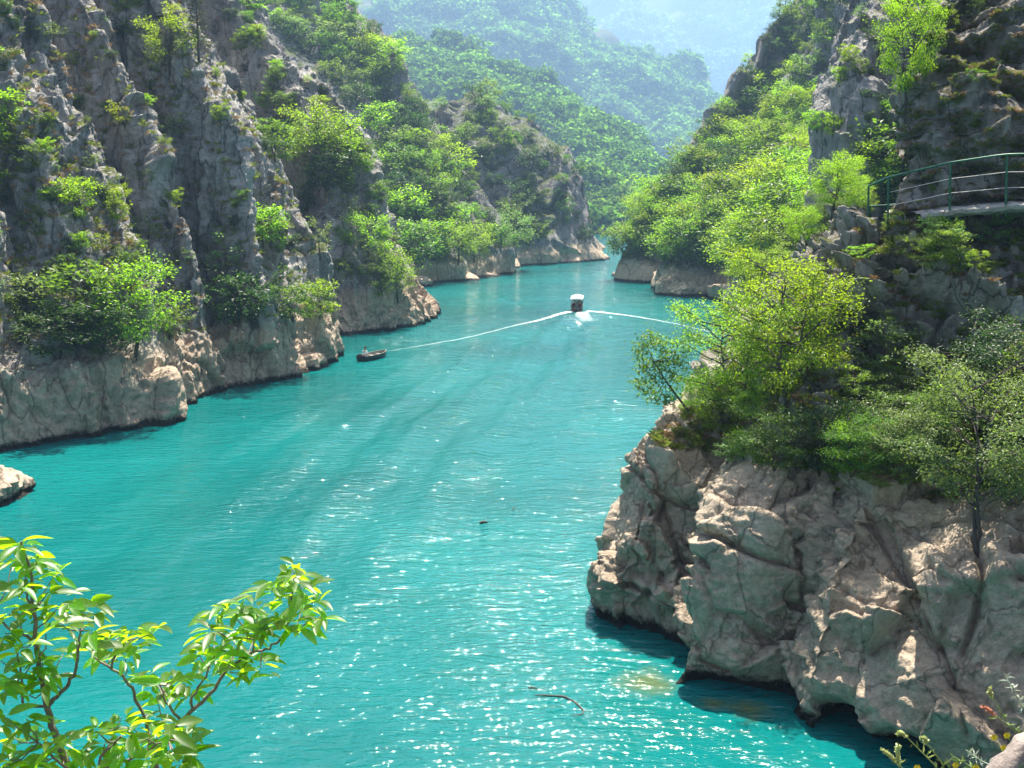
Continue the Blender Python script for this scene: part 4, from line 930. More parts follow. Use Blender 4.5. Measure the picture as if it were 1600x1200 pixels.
def wake(p):
    x, y = p[:, 0], p[:, 1]
    # transverse and diverging waves trailing from the tour boat towards the lower left
    line = [W(904, 492), W(800, 590), W(640, 700), W(470, 860), W(330, 1000)]
    z = np.zeros(len(p))
    a = np.array([q[:2] for q in line]); tt = np.linspace(0, 1, 60)
    seg = np.concatenate([[0], np.cumsum(np.linalg.norm(np.diff(a, axis=0), axis=1))]); T = tt * seg[-1]
    c = np.stack([np.interp(T, seg, a[:, k]) for k in (0, 1)], 1)
    best = np.full(len(p), 1e9); sd_ = np.zeros(len(p)); along = np.zeros(len(p))
    for i in range(len(c) - 1):
        d = c[i + 1] - c[i]; ln = np.linalg.norm(d); d = d / ln; r0 = x - c[i, 0]; r1 = y - c[i, 1]
        s = np.clip(r0 * d[0] + r1 * d[1], 0, ln); ox = r0 - s * d[0]; oy = r1 - s * d[1]; dist = np.hypot(ox, oy)
        mk = dist < best; best = np.where(mk, dist, best); sd_ = np.where(mk, r0 * d[1] - r1 * d[0], sd_); along = np.where(mk, T[i] + s, along)
    wdt = 1.5 + .11 * along
    ph = sd_ + .35 * noise(np.stack([x / 5, y / 5, x * 0], 1), 4)
    amp = np.exp(-(sd_ / (wdt + 1.5)) ** 2) * np.clip(along / 8, 0, 1) * np.clip(1.15 - along / (seg[-1] * 1.0), 0, 1)
    z += .20 * amp * np.sin(ph * 2 * math.pi / 4.4) + .045 * amp * np.sin(ph * 2 * math.pi / 1.5 + along * .5)
    near = np.exp(-(along / 16) ** 2) * np.exp(-(sd_ / 2.5) ** 2)
    z += .06 * near * np.sin(along * 2 * math.pi / 1.7)
    z += .02 * noise(np.stack([x / 2.2, y / 1.3, x * 0], 1), 9) + .03 * noise(np.stack([x / 6, y / 3.5, x * 0], 1), 10)
    return z
wo = link('lake_water', build_water()); tag(wo, 'milky turquoise lake water with ripples and boat waves', None, kind='structure')

# haze
hz = MB(); hz.box((0, 2480, 432.5), (11000, 5120, 875))
mh = bpy.data.materials.new('haze'); mh.use_nodes = True
mh.node_tree.nodes.remove(mh.node_tree.nodes['Principled BSDF'])
pv = mh.node_tree.nodes.new('ShaderNodeVolumePrincipled'); pv.inputs['Color'].default_value = (.37, .57, .86, 1); pv.inputs['Density'].default_value = .00034
pv.inputs['Anisotropy'].default_value = .25
mh.node_tree.links.new(pv.outputs[0], mh.node_tree.nodes['Material Output'].inputs['Volume'])
ho = link('haze', hz.mesh('haze', mh)); tag(ho, 'blue summer haze filling the gorge and veiling the far hills', None, kind='stuff')

# ------------------------------------------------------------------ path ledge and railings
def ledge():
    fr = [P(1440, 333, 31.3), P(1487, 327, 30.6), P(1530, 324, 30.1), P(1572, 320, 29.7), P(1610, 317, 29.4), P(1700, 312, 28.6), P(1850, 306, 27.6)]
    fr = resample(fr, 140); nz = 7; nd = 26; V = []; 
    prof = [(3.2, -.02), (1.6, 0), (.5, .0), (.06, .0), (-.02, -.03), (-.03, -.10), (.0, -.17), (.25, -.23), (1.6, -.3), (3.2, -.45)]
    G = np.stack([fr + [0, a, b] for a, b in prof], 1)
    G = np.stack([resample(g, 60) for g in G]); p = G.reshape(-1, 3)
    d = .05 * noise(p / .45, 5) + .035 * noise(p / .14, 6); f1, f2, idn = worley(p / .6, 8); d += .05 * (idn - .5)
    p = p + np.stack([d * 0, d * -1.2, d], 1)
    m = plain('path_stone', (.32, .295, .26), .85, 0, 3.5, .35, .6)
    o = link('stone_ledge', mesh_from('stone_ledge', p, grid_faces(*G.shape[:2]), m)); tag(o, 'pale stone slab of the footpath jutting out under the green railing', None, kind='structure')
ledge()
def rail(name, label, top, bots, cables, rp, rr, lower=None):
    o = empty(name, bots[0]); tag(o, label, 'railing'); o0 = bots[0]
    for t, b in zip(top, bots):
        mb = MB(); mb.tube([b - o0 - [0, 0, .35], t - o0], rp, 10); mb.box((b - o0) + [0, 0, .02], (.14, .14, .015)); link('post', mb.mesh('post', M['green_paint'], False), o)
    mb = MB(); pts = np.array(top); pp = []
    for i in range(len(pts) - 1):
        for k in range(6): pp.append(pts[i] + (pts[i + 1] - pts[i]) * k / 6)
    pp.append(pts[-1]); pp = np.array(pp); pp[1:-1] = (pp[:-2] + 2 * pp[1:-1] + pp[2:]) / 4; mb.tube(pp - o0, rr, 10); link('handrail', mb.mesh('handrail', M['green_paint'], True), o)
    for c in cables:
        mb = MB(); mb.tube(np.array(c) - o0, .010, 5); link('cable', mb.mesh('cable', M['cable']), o)
    if lower is not None:
        mb = MB(); mb.tube(np.array(lower) - o0, rr * .8, 8); link('lower_rail', mb.mesh('lower_rail', M['green_paint'], True), o)
tp = [P(1357, 291, 32.8), P(1388, 277, 31.8), P(1485, 254, 30.7), P(1573, 241, 29.8), P(1690, 241, 29), P(1840, 245, 28)]
bt = [P(1357, 341, 32.8), P(1388, 343, 31.8), P(1485, 324, 30.7), P(1573, 318, 29.8), P(1690, 314, 29), P(1840, 308, 28)]
cb = [[t * (1 - f) + b * f for t, b in zip(tp[1:], bt[1:])] for f in (.36, .68)]
rail('path_railing', 'green painted curved railing with thin cables along the path on the right', tp, bt, cb, .032, .032)
t2 = [P(1359, 322, 36), P(1382, 321, 36), P(1412, 318, 36), P(1436, 316, 36)]; b2 = [P(1359, 345, 36), P(1382, 346, 36), P(1412, 336, 36), P(1436, 334, 36)]
rail('path_railing', 'shorter green railing seen low behind the end of the curved one', t2, b2, [], .03, .028, [P(1382, 331, 36), P(1412, 327, 36), P(1436, 324, 36)])

# ------------------------------------------------------------------ boats
M['hull_dark'] = plain('dark_hull_paint', (.006, .014, .018), .4, 0, 5, .4)
M['wood_in'] = plain('boat_wood', (.33, .28, .22), .7, 0, 12, .3)
M['hull_red'] = plain('dark_red_hull', (.07, .02, .018), .45, 0, 6, .4)
M['canvas'] = plain('white_canvas', (.62, .62, .60), .8)
M['white_paint'] = plain('white_paint', (.78, .78, .76), .5)
M['metal'] = plain('grey_metal', (.35, .35, .36), .4, .6)
M['rubber'] = plain('black_engine', (.02, .02, .022), .45)
M['skin'] = plain('skin', (.42, .25, .17), .6)
M['hair'] = plain('dark_hair', (.03, .022, .018), .7)
def cloth(c): return plain('cloth', c, .9)
def hull(L, B, Hh, th=.035, tr=.75, n=15, sheer=.25):
    mb = MB(); xs = np.linspace(0, 1, n); out = []; inn = []
    for t in xs:   # t 0 stern, 1 bow
        w_ = B / 2 * (tr + (1 - tr) * math.sin(min(1, t / .45) * math.pi / 2)) * (1 - max(0, (t - .5) / .5) ** 2.2) + .012
        keel = -.18 + .42 * Hh * max(0, (t - .7) / .3) ** 2; top = Hh + sheer * max(0, t - .3) ** 1.5 + .03
        sec = [(-w_, top), (-w_ * .95, top * .55), (-w_ * .78, keel + .12), (-w_ * .35, keel), (w_ * .35, keel), (w_ * .78, keel + .12), (w_ * .95, top * .55), (w_, top)]
        y = (t - .5) * L + (.12 * L * max(0, t - .9) * 0)
        out.append([[a, y, b] for a, b in sec]); s2 = max(.15, (w_ - th) / w_)
        inn.append([[a * s2, y * (1 - .02), b + (th if 0 < i < 7 else 0)] for i, (a, b) in enumerate(sec)])
    for G, fl in ((out, 0), (inn, 1)):
        G = np.array(G); f = grid_faces(n, 8); mb.add(G.reshape(-1, 3), f if not fl else f[:, ::-1], fl)
    o_ = np.array(out); i_ = np.array(inn)
    for k in (0, 7):
        S = np.stack([o_[:, k], i_[:, k]], 1).reshape(-1, 3); q = [[2 * j, 2 * j + 1, 2 * j + 3, 2 * j + 2] for j in range(n - 1)]; mb.add(S, q if k else [a[::-1] for a in q], 1)
    for k in (0, n - 1):
        c = o_[k]; mb.add(c, [[0, 1, 6, 7], [1, 2, 5, 6], [2, 3, 4, 5]], 0)
    c = i_[0] + [0, .01, 0]; mb.add(c, [[7, 6, 1, 0], [6, 5, 2, 1], [5, 4, 3, 2]], 1)
    return mb
def person(name, loc, rz, label, shirt, trous, lean=.15, look=0, hat=None, group=None):
    o = empty(name, loc, rz); tag(o, label, 'person', group)
    def skin(nm, verts, edges, rad, mat, lv=2):
        me = bpy.data.meshes.new(nm); me.from_pydata(verts, edges, []); ob = link(nm, me, o)
        md = ob.modifiers.new('skin', 'SKIN'); 
        sv = me.skin_vertices[0].data
        for i, r_ in enumerate(rad): sv[i].radius = (r_, r_ * .85) if not hasattr(r_, '__len__') else r_
        sv[0].use_root = True; md.use_smooth_shade = True
        sb = ob.modifiers.new('sub', 'SUBSURF'); sb.levels = lv; sb.render_levels = lv; me.materials.append(mat); return ob
    s = lean
    # seated: pelvis at the origin, facing +y
    V = [(0, 0, 0), (0, -.02 + s * .2, .22), (0, s * .6, .46), (0, s * .75, .56), (0, s * .85 + .02, .68), (0, s * .85 + .015, .78),
         (-.19, s * .6, .45), (-.25, s * .6 + .08, .22), (-.16, s * .6 + .30, .12), (-.11, s * .6 + .37, .12), (.19, s * .6, .45), (.25, s * .6 + .08, .22), (.16, s * .6 + .30, .12), (.11, s * .6 + .37, .12),
         (-.10, .02, -.01), (-.13, .42, .05), (-.12, .46, -.34), (-.12, .60, -.40), (.10, .02, -.01), (.13, .42, .05), (.12, .46, -.34), (.12, .60, -.40)]
    Ed = [(0, 1), (1, 2), (2, 3), (3, 4), (4, 5), (2, 6), (6, 7), (7, 8), (8, 9), (2, 10), (10, 11), (11, 12), (12, 13), (0, 14), (14, 15), (15, 16), (16, 17), (0, 18), (18, 19), (19, 20), (20, 21)]
    Rd = [(.13, .11), (.12, .09), (.13, .09), .05, (.085, .10), (.075, .085), .06, .045, .032, .035, .06, .045, .032, .035, .08, .06, .045, .04, .08, .06, .045, .04]
    skin('body', V, Ed, Rd, M['skin'])
    skin('shirt', [V[0], V[1], (0, s * .6, .44), V[6], V[7], V[10], V[11]], [(0, 1), (1, 2), (2, 3), (3, 4), (2, 5), (5, 6)], [(.15, .125), (.145, .11), (.15, .11), .078, .06, .078, .06], cloth(shirt))
    skin('trousers', [V[0], V[14], V[15], V[16], V[18], V[19], V[20]], [(0, 1), (1, 2), (2, 3), (0, 4), (4, 5), (5, 6)], [(.14, .12), .095, .075, .058, .095, .075, .058], cloth(trous))
    mb = MB(); u = np.linspace(0, 2 * math.pi, 14, endpoint=False); v = np.linspace(-.1, math.pi / 2, 7); rad = .115
    ring = np.array([[[rad * .95 * math.cos(a) * math.cos(b), -.02 + rad * 1.08 * math.sin(a) * math.cos(b), .745 + rad * 1.0 * math.sin(b)] for b in v] for a in list(u) + [0]]) + [0, s * .85 + .01, 0]
    mb.add(ring.reshape(-1, 3), grid_faces(15, 7)); link('hair' if hat is None else 'hat', mb.mesh('hair', M['hair'] if hat is None else cloth(hat), True), o)
    mb = MB(); mb.tube([(0, s * .85 + .10, .72), (0, s * .85 + .135, .695)], [.012, .018], 6); link('nose', mb.mesh('nose', M['skin'], True), o)
    mb = MB()
    for sx in (-1, 1): mb.tube([(sx * .035, s * .85 + .10, .735), (sx * .035, s * .85 + .113, .735)], [.012, .010], 6)
    link('eyes', mb.mesh('eyes', M['hair'], True), o)
    return o
# rowing boat with outboard
c = W(584, 560); hd = math.atan2(-1.9, 3.0)   # rotation about z so that +y points to the bow
bo = empty('rowing_boat', (c[0], c[1], .02), hd); bo.scale = (.88, .88, .88); tag(bo, 'small dark wooden boat with pale inside, one man at the stern, by the left cliff', 'boat')
link('hull', hull(3.7, 1.45, .42).mesh('hull', [M['hull_dark'], M['wood_in']]), bo)
for y in (-1.25, -.1, .95):
    mb = MB(); mb.box((0, y, .27), (1.22 if y < .9 else .95, .24, .035)); link('thwart', mb.mesh('thwart', M['wood_in']), bo)
mb = MB(); mb.box((0, -1.98, .50), (.26, .30, .34)); mb.box((0, -1.98, .12), (.10, .16, .5)); mb.tube([(0, -1.84, .58), (.12, -1.5, .64)], .018, 6); link('outboard_motor', mb.mesh('outboard_motor', M['rubber']), bo)
def bl(o, x, y, z):
    a = o.rotation_euler[2]; k = o.scale[0]; x *= k; y *= k; z *= k; return (o.location[0] + x * math.cos(a) - y * math.sin(a), o.location[1] + x * math.sin(a) + y * math.cos(a), o.location[2] + z)
person('person', bl(bo, -.05, -1.25, .34), hd - .3, 'man in a white shirt sitting at the stern of the small dark boat', (.75, .76, .8), (.05, .06, .09), .12)
# covered tour boat going away
c = W(904, 487); th_ = -.10
tb = empty('tour_boat', (c[0], c[1] + 2.6, .02), th_); tb.scale = (.8, .85, .8); tag(tb, 'tour boat with white canopy and dark red hull heading up the gorge', 'boat')
link('hull', hull(6.0, 1.75, .62, .05, .86).mesh('hull', [M['hull_red'], M['wood_in']]), tb)
mb = MB(); n = 9; xs = np.linspace(-1, 1, n)
G = np.array([[[x * .86, y, 1.72 + .16 * (1 - x * x)] for y in (-2.7, -1, .6, 2.1)] for x in xs]); G2 = G - [0, 0, .05]
mb.add(G.reshape(-1, 3), grid_faces(n, 4)[:, ::-1]); mb.add(G2.reshape(-1, 3), grid_faces(n, 4))
mb.box((-.86, -.3, 1.66), (.04, 4.8, .16)); mb.box((.86, -.3, 1.66), (.04, 4.8, .16)); mb.box((0, -2.72, 1.70), (1.68, .03, .14)); link('canopy', mb.mesh('canopy', M['canvas']), tb)
for sx in (-1, 1):
    for y in (-2.6, -.9, .7, 2.0):
        mb = MB(); mb.tube([(sx * .80, y, .55), (sx * .83, y, 1.68)], .022, 8); link('canopy_post', mb.mesh('canopy_post', M['metal']), tb)
    mb = MB(); mb.box((sx * .55, -.6, .38), (.36, 3.6, .06)); mb.box((sx * .72, -.6, .62), (.05, 3.6, .30)); link('bench', mb.mesh('bench', M['wood_in']), tb)
mb = MB(); mb.box((0, 1.35, .85), (.9, .06, .75)); mb.box((0, 1.30, 1.0), (.7, .03, .3)); link('windshield', mb.mesh('windshield', M['white_paint']), tb)
mb = MB(); mb.box((0, -3.12, .62), (.30, .32, .38)); mb.box((0, -3.12, .2), (.12, .18, .5)); link('outboard_motor', mb.mesh('outboard_motor', M['rubber']), tb)
mb = MB(); mb.box((0, -3.012, .47), (.5, .012, .12)); link('name_board', mb.mesh('name_board', M['white_paint']), tb)
person('person', bl(tb, -.58, -1.7, .47), th_ - 1.2, 'passenger in dark red on the left bench of the tour boat', (.16, .03, .03), (.04, .04, .05))
person('person', bl(tb, .55, -1.9, .47), th_ + 1.3, 'passenger in a red jacket on the right bench of the tour boat', (.28, .04, .03), (.04, .04, .05))
person('person', bl(tb, .42, .5, .47), th_ + .2, 'dark dressed figure further forward in the tour boat', (.03, .03, .04), (.04, .04, .05))

# foam of the wake, lying on the water
def foam_mat():
    m, nt, N, L = newmat('foam'); b = N['Principled BSDF']; b.inputs['Base Color'].default_value = (.80, .86, .86, 1); b.inputs['Roughness'].default_value = .7
    at_ = N.new('ShaderNodeAttribute'); at_.attribute_name = 'fade'; geo = N.new('ShaderNodeNewGeometry')
    mp = N.new('ShaderNodeMapping'); mp.inputs['Scale'].default_value = (1, 2.2, 1); L.new(geo.outputs['Position'], mp.inputs[0])
    n = noise_n(N, L, mp.outputs[0], 3.2, 8, .8)
    a = maprange(N, L, mth(N, L, 'ADD', n, mth(N, L, 'SUBTRACT', at_.outputs['Fac'], .74)), .18, .85); L.new(a, b.inputs['Alpha']); return m
FM = foam_mat()
def foam(name, pts, wid, strg, label, D_=None):
    p = np.array([W(*q) for q in pts]); p = resample(p, 160); t = np.gradient(p, axis=0); t /= np.linalg.norm(t, axis=1)[:, None]; nrm = np.stack([-t[:, 1], t[:, 0], t[:, 2] * 0], 1)
    k = 9; u = np.linspace(-1, 1, k); wd = np.interp(np.linspace(0, 1, 160), np.linspace(0, 1, len(wid)), wid); sg = np.interp(np.linspace(0, 1, 160), np.linspace(0, 1, len(strg)), strg)
    wob = noise(np.stack([p[:, 0] / 2, p[:, 1] / 2, p[:, 2]], 1), 77) * .3
    G = p[:, None] + nrm[:, None] * (u[None, :, None] * wd[:, None, None] + wob[:, None, None] * wd[:, None, None]); V = G.reshape(-1, 3); V[:, 2] = wake(V) + .035
    fade = (sg[:, None] * (1 - np.abs(u)[None] ** 2)).ravel()
    me = mesh_from(name, V, grid_faces(160, k)[:, ::-1], FM, True); at_ = me.attributes.new('fade', 'FLOAT', 'POINT'); at_.data.foreach_set('value', fade.astype(np.float32))
    o = link(name, me); tag(o, label, None, kind='stuff')
foam('wake_foam', [(890, 487), (868, 493), (800, 511), (720, 530), (640, 544), (606, 549), (572, 553), (520, 561)], [.7, .5, .36, .32, .3, .3, .25, .2], [1.0, .8, .66, .62, .60, .60, .5, .3], 'long white line of foam trailing from the tour boat to the small boat')
foam('wake_foam', [(918, 486), (940, 488), (1000, 496), (1060, 507), (1110, 519), (1180, 536)], [.7, .5, .42, .4, .36, .3], [1.0, .75, .62, .58, .52, .4], 'white line of foam running from the tour boat to the right bank')
foam('wake_foam', [(908, 488), (912, 494), (918, 501), (922, 507)], [1.0, 1.5, 1.9, 2.0], [.95, .65, .5, .3], 'churned white foam right behind the tour boat')

# drift wood
def drift(pts, r, label):
    q = resample([W(*a) + [0, 0, .0] for a in pts], 24); q[:, 2] = .015 + .012 * np.sin(np.arange(24) * .9); mb = MB(); mb.tube(q - q[0], r * (1 - .75 * np.abs(np.linspace(-.7, 1, 24)) ** 1.5), 7)
    o = link('driftwood', mb.mesh('driftwood', M['bark'], True), None, q[0]); tag(o, label, 'driftwood')
drift([(836, 1087), (862, 1087), (880, 1089), (897, 1096), (906, 1105), (913, 1112), (908, 1117), (894, 1119)], .028, 'long curved dark branch floating near the bottom of the picture')
drift([(825, 1075), (833, 1075), (841, 1076)], .022, 'short stick floating just left of the long curved branch')
drift([(749, 817), (756, 816), (763, 816)], .06, 'dark piece of driftwood in the open water, the larger of two')
drift([(800, 796), (804, 795), (807, 794)], .055, 'small dark driftwood piece right of the larger one')

# ------------------------------------------------------------------ near shrub in the lower left, every leaf an object
def leaf_mesh(seed, wd):
    rs = np.random.default_rng(seed); n = 6; V = []; t = np.linspace(0, 1, n + 1)
    for tt in t:
        w_ = wd * math.sin(math.pi * tt ** .8) ** .85 * (1 if tt < 1 else 0) + .004; z = -.20 * tt ** 2 * rs.uniform(.9, 1.1); y = tt
        V += [[-w_, y, z + .10 * w_ / wd * 1.0], [0, y, z], [w_, y, z + .10 * w_ / wd * 1.0]]
    V = np.array(V) + np.array([0, .12, 0]); Fq = []
    for i in range(n): a = i * 3; Fq += [[a, a + 1, a + 4, a + 3], [a + 1, a + 2, a + 5, a + 4]]
    st = np.array([[-.008, 0, .02], [.008, 0, .02], [.008, .14, 0], [-.008, .14, 0]]); Vn = np.vstack([V, st]); k = len(V)
    return mesh_from('leaf', Vn, np.array(Fq + [[k, k + 1, k + 2, k + 3]]), M['leaf_hero'], True)
LM = [leaf_mesh(i, w_) for i, w_ in enumerate((.165, .185, .21, .175))]
def to_m(rot_dir, nrm):
    y = Vector(rot_dir).normalized(); z = Vector(nrm); z = (z - y * z.dot(y)).normalized(); x = y.cross(z); return Matrix((x, y, z)).transposed()
def near_plant(name, label, paths, clusters, D0, seed, nl=(6, 9), ls=(.068, .108)):
    rs = np.random.default_rng(seed); o0 = P(paths[0][0][0], paths[0][0][1], D0); o = empty(name, o0); tag(o, label, 'shrub')
    nodes = []
    for pi, (pts, r0, r1) in enumerate([(p[:-2], p[-2], p[-1]) for p in paths]):
        q = np.array([P(a[0], a[1], D0 + (a[2] if len(a) > 2 else 0)) for a in pts]); q = resample(q, max(6, len(q) * 4)); q[1:-1] += rs.normal(0, .003, (len(q) - 2, 3))
        mb = MB(); mb.tube(q - o0, np.linspace(r0, r1, len(q)), 8); link('stem' if pi == 0 else 'branch', mb.mesh('branch', M['bark_hero'], True), o); nodes.append(q)
    nodes = np.vstack(nodes)
    for (cx, cy_) in clusters:
        c = P(cx, cy_, D0 + rs.uniform(-.18, .18)); k = nodes[np.argmin(np.linalg.norm(nodes - (c - [0, 0, .05]), axis=1))]
        mb = MB(); md = (k + c) / 2 + rs.normal(0, .008, 3) - [0, 0, .01]; mb.tube(np.array([k, md, c]) - o0, [.0032, .0026, .0018], 5, cap=False); link('twig', mb.mesh('twig', M['bark_hero'], True), o)
        ax = c - k; az0 = math.atan2(ax[1], ax[0]) if np.hypot(ax[0], ax[1]) > .02 else rs.uniform(0, 6.3); n = rs.integers(*nl)
        for j in range(n):
            a = az0 + j * 2 * math.pi / n + rs.uniform(-.35, .35); el = rs.uniform(-.55, .45); d = np.array([math.cos(a) * math.cos(el), math.sin(a) * math.cos(el), math.sin(el)])
            nm = np.array([0, 0, 1]) + rs.normal(0, .35, 3); mt = to_m(d, nm).to_4x4(); s = rs.uniform(*ls) * rs.choice([.7, 1, 1, 1.1])
            ob = link('leaf', LM[rs.integers(4)], o); ob.matrix_local = Matrix.Translation(Vector(c - o0 + rs.normal(0, .012, 3))) @ mt @ Matrix.Scale(s, 4)
near_plant('near_shrub', 'bright green leafy shrub with an upright stem at the left edge, lower corner', [
    [(118, 1260), (105, 1200), (73, 1102), (65, 1060), (56, 1007), (52, 955), (49, 895), (33, 846), .016, .004], [(74, 1104), (105, 1074), (119, 1050), (122, 1018), (127, 985), .009, .003],
    [(72, 1103), (38, 1102), (35, 1060), (28, 1020), .006, .003], [(52, 955), (42, 930), (40, 900), .005, .002], [(56, 1000), (20, 985), (-10, 960), .006, .003]],
    [(33, 850), (46, 872), (62, 880), (18, 884), (50, 905), (85, 900), (30, 922), (75, 925), (90, 950), (42, 950), (112, 944), (132, 938), (15, 960), (98, 976), (152, 958), (8, 990), (72, 990), (30, 1012), (120, 1000), (2, 1032), (48, 1040), (100, 1020), (143, 985), (8, 1072), (38, 1082), (78, 1062), (-12, 930), (66, 1035)], 3.4, 61)
near_plant('near_shrub', 'low spray with a bare forked twig between the upright shrub and the long branch', [
    [(262, 1260), (240, 1180), (227, 1123), (210, 1084), (196, 1060), (172, 1042), (150, 1028), .011, .004], [(175, 1044), (180, 1020), (194, 1000), .005, .003]],
    [(160, 1003), (185, 996), (206, 986), (232, 992), (214, 1010), (158, 1022), (140, 1012), (196, 1030)], 3.5, 62)
near_plant('near_shrub', 'long pale branch reaching right over the water, dark drooping leaves at its tip', [
    [(215, 1270), (245, 1180), (280, 1130), (301, 1109), (336, 1077), (353, 1049), .013, .006], [(353, 1049), (372, 1032), (392, 1021), (420, 1014), (436, 1000), (448, 986), (455, 948), (458, 902), .006, .003],
    [(282, 1128), (259, 1095), (250, 1070), .006, .003], [(301, 1109), (300, 1090), (320, 1060), (335, 1020), .005, .003], [(392, 1021), (400, 1000), (415, 975), .004, .002]],
    [(255, 1076), (268, 1058), (232, 1062), (246, 1092), (300, 1082), (284, 1062), (330, 1042), (310, 1022), (345, 1015), (326, 1002), (366, 1006), (360, 1030), (378, 1052), (398, 1030), (408, 1045), (332, 982), (386, 988),
     (400, 950), (378, 955), (354, 950), (422, 922), (440, 905), (456, 886), (462, 902), (476, 920), (450, 940), (472, 950), (492, 942), (506, 962), (486, 976), (460, 976), (430, 970), (410, 985), (402, 966), (342, 964)], 3.6, 63, nl=(7, 10))
near_plant('near_shrub', 'dense low foliage along the bottom edge under the long branch', [
    [(150, 1300), (150, 1220), (160, 1180), (190, 1150), .010, .004], [(150, 1230), (90, 1190), (60, 1160), .007, .003], [(160, 1200), (220, 1180), (262, 1155), .007, .003]],
    [(20, 1150), (40, 1130), (5, 1122), (70, 1152), (90, 1160), (30, 1182), (60, 1190), (100, 1186), (150, 1142), (165, 1160), (190, 1122), (210, 1140), (230, 1125), (200, 1170), (180, 1190), (250, 1150), (270, 1132), (292, 1150), (262, 1176), (230, 1190), (300, 1168), (130, 1182), (10, 1195), (280, 1190)], 3.3, 64, nl=(8, 11))

# bottom right corner: log and weeds on the bank under the camera
q = resample([P(1520, 1245, 2.25), P(1560, 1205, 2.3), P(1600, 1165, 2.35), P(1680, 1105, 2.5)], 40); mb = MB(); mb.tube(q - q[0], .027 + .003 * np.sin(np.arange(40) * .8), 14)
V = np.vstack(mb.V); V[:40 * 14] += (.006 * noise(V[:40 * 14] / .03, 4))[:, None] * unit(rng.normal(0, 1, (560, 3)))
mb.V = [V]; o = link('fallen_log', mb.mesh('fallen_log', M['bark_pale'], True), None, q[0]); tag(o, 'pale weathered tree trunk crossing the bottom right corner', 'log')
M['flower'] = plain('yellow_flower', (.75, .62, .02), .6); M['seed'] = leaf_mat('seed_head', (.42, .46, .16), (.4, .45, .12), .4); M['reddish'] = plain('red_seed_head', (.45, .16, .09), .8)
M['stem'] = leaf_mat('weed_stem', (.20, .26, .07), (.2, .3, .05), .3); M['silver'] = leaf_mat('silver_weed', (.42, .46, .36), (.3, .36, .2), .3)
def weed(pts, D, label, head, headpts, leaves=14, matl='stem', seed=1):
    rs = np.random.default_rng(seed); q = resample([P(a, b, D) for a, b in pts], 20); o = empty('wild_plant', q[0]); tag(o, label, 'plant'); o0 = q[0]
    mb = MB(); mb.tube(q - o0, np.linspace(.0022, .001, 20), 5); link('stem', mb.mesh('stem', M[matl]), o)
    if head:
        h = resample([P(a, b, D) for a, b in headpts], 12); mb = MB(); mb.tube(h - o0, .0065 * np.sin(np.linspace(.25, 2.9, 12)), 7)
        n = 60; pp = h[rs.integers(0, 12, n)] - o0; d = unit(rs.normal(0, 1, (n, 3))); V, Fl = leaf_cards(pp, d, unit(np.cross(d, rs.normal(0, 1, (n, 3)))), rs.uniform(.007, .013, n), rs, .5); mb.add(V, Fl)
        link('seed_head', mb.mesh('seed_head', M[head]), o)
    mb = MB(); n = leaves
    pp = q[rs.integers(1, 18, n)] - o0; d = unit(rs.normal(0, 1, (n, 3)) + [0, 0, .4]); V, Fl = leaf_cards(pp, d, unit(np.cross(d, rs.normal(0, 1, (n, 3)))), rs.uniform(.012, .03, n), rs, .22); mb.add(V, Fl)
    link('foliage', mb.mesh('foliage', M[matl]), o)
weed([(1480, 1230), (1460, 1195), (1415, 1150)], 2.6, 'weed with a drooping pale seed head, leftmost of the arched pair', 'seed', [(1415, 1150), (1408, 1144), (1402, 1147)], seed=1)
weed([(1490, 1235), (1470, 1190), (1447, 1160)], 2.6, 'weed with a short bent seed head right of the first arched one', 'seed', [(1448, 1162), (1445, 1153), (1438, 1152)], seed=2)
weed([(1425, 1225), (1410, 1200), (1396, 1186)], 2.6, 'weed with a broad pale seed head low at the bottom edge', 'seed', [(1398, 1188), (1388, 1178), (1378, 1172)], seed=3)
weed([(1415, 1230), (1406, 1205), (1403, 1185)], 2.6, 'weed with an upright light green head beside the broad pale one', 'seed', [(1404, 1188), (1402, 1176), (1403, 1165)], seed=4)
weed([(1625, 1170), (1590, 1145), (1552, 1115)], 2.7, 'thin weed with an orange red seed spike pointing left', 'reddish', [(1552, 1115), (1543, 1108), (1535, 1103)], seed=5)
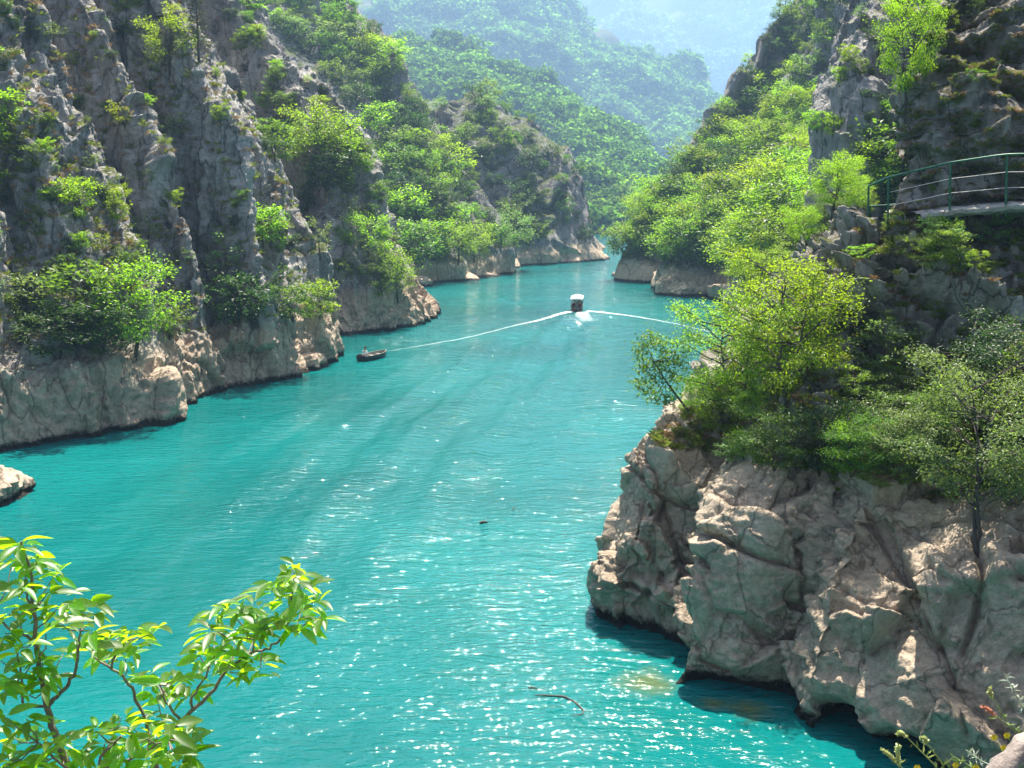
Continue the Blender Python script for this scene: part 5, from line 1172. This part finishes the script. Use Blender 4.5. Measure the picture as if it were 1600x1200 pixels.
weed([(1610, 1160), (1575, 1130), (1547, 1085)], 2.7, 'tall weed with a small green tip above the orange spike', 'seed', [(1548, 1088), (1546, 1082), (1547, 1075)], 20, seed=6)
weed([(1640, 1130), (1600, 1108), (1580, 1072), (1566, 1048)], 2.7, 'silvery grey weed stalk with short curled leaves at the right edge', None, None, 46, 'silver', seed=7)
weed([(1530, 1230), (1520, 1200), (1490, 1182), (1470, 1200)], 2.6, 'feathery weed arching over the dark cave mouth', None, None, 40, 'stem', seed=8)
weed([(1560, 1200), (1535, 1190), (1510, 1172)], 2.6, 'grey feathery weed just right of the green arching one', None, None, 30, 'silver', seed=9)
def flower(px, py, D, seed, label):
    rs = np.random.default_rng(seed); c = P(px, py, D); b = P(px + 25, py + 60, D); o = empty('yellow_flower', b); tag(o, label, 'flower')
    mb = MB(); mb.tube([(0, 0, 0), tuple((c - b) * .6 + [.01, 0, 0]), tuple(c - b)], [.002, .0016, .0012], 5); link('stem', mb.mesh('stem', M['stem']), o)
    for j in range(6):
        a = j * 1.047; mb = MB(); d = np.array([math.cos(a), -.5, math.sin(a)]); d = unit(d); V, Fl = leaf_cards(np.array([c - b]), d[None], np.array([[0, -1., .3]]), np.array([.013]), rs, .8); mb.add(V, Fl); link('petal', mb.mesh('petal', M['flower']), o)
for i, (px, py, lb) in enumerate([(1552, 1151, 'yellow flower, upper left one of the three beside the log'), (1572, 1148, 'yellow flower nearest the orange seed spike, beside the log'), (1567, 1167, 'yellow flower, lowest of the three beside the log'),
                                  (1432, 1198, 'yellow flower at the bottom edge below the pale seed heads'), (1492, 1194, 'yellow flower at the bottom edge under the feathery weed'), (1524, 1198, 'yellow flower at the bottom edge just left of the log')]): flower(px, py, 2.6, 70 + i, lb)
# bank under the camera that carries the log, the weeds and the shrub
st = [np.array([[x, -5, H - 1.7], [x, -1, H - 1.75], [x, .9, H - 1.8], [x, 1.5, H - 2.6], [x, 2.0, H - 4.5], [x, 3.0, H - 9], [x, 3.6, -1]]) for x in np.linspace(-9, 9, 10)]
o = cliff('near_bank', st, .12, lambda p: .12 * fbm(p / .8, 4, 140), M['upper'], 'rocky bank under the camera carrying the path')
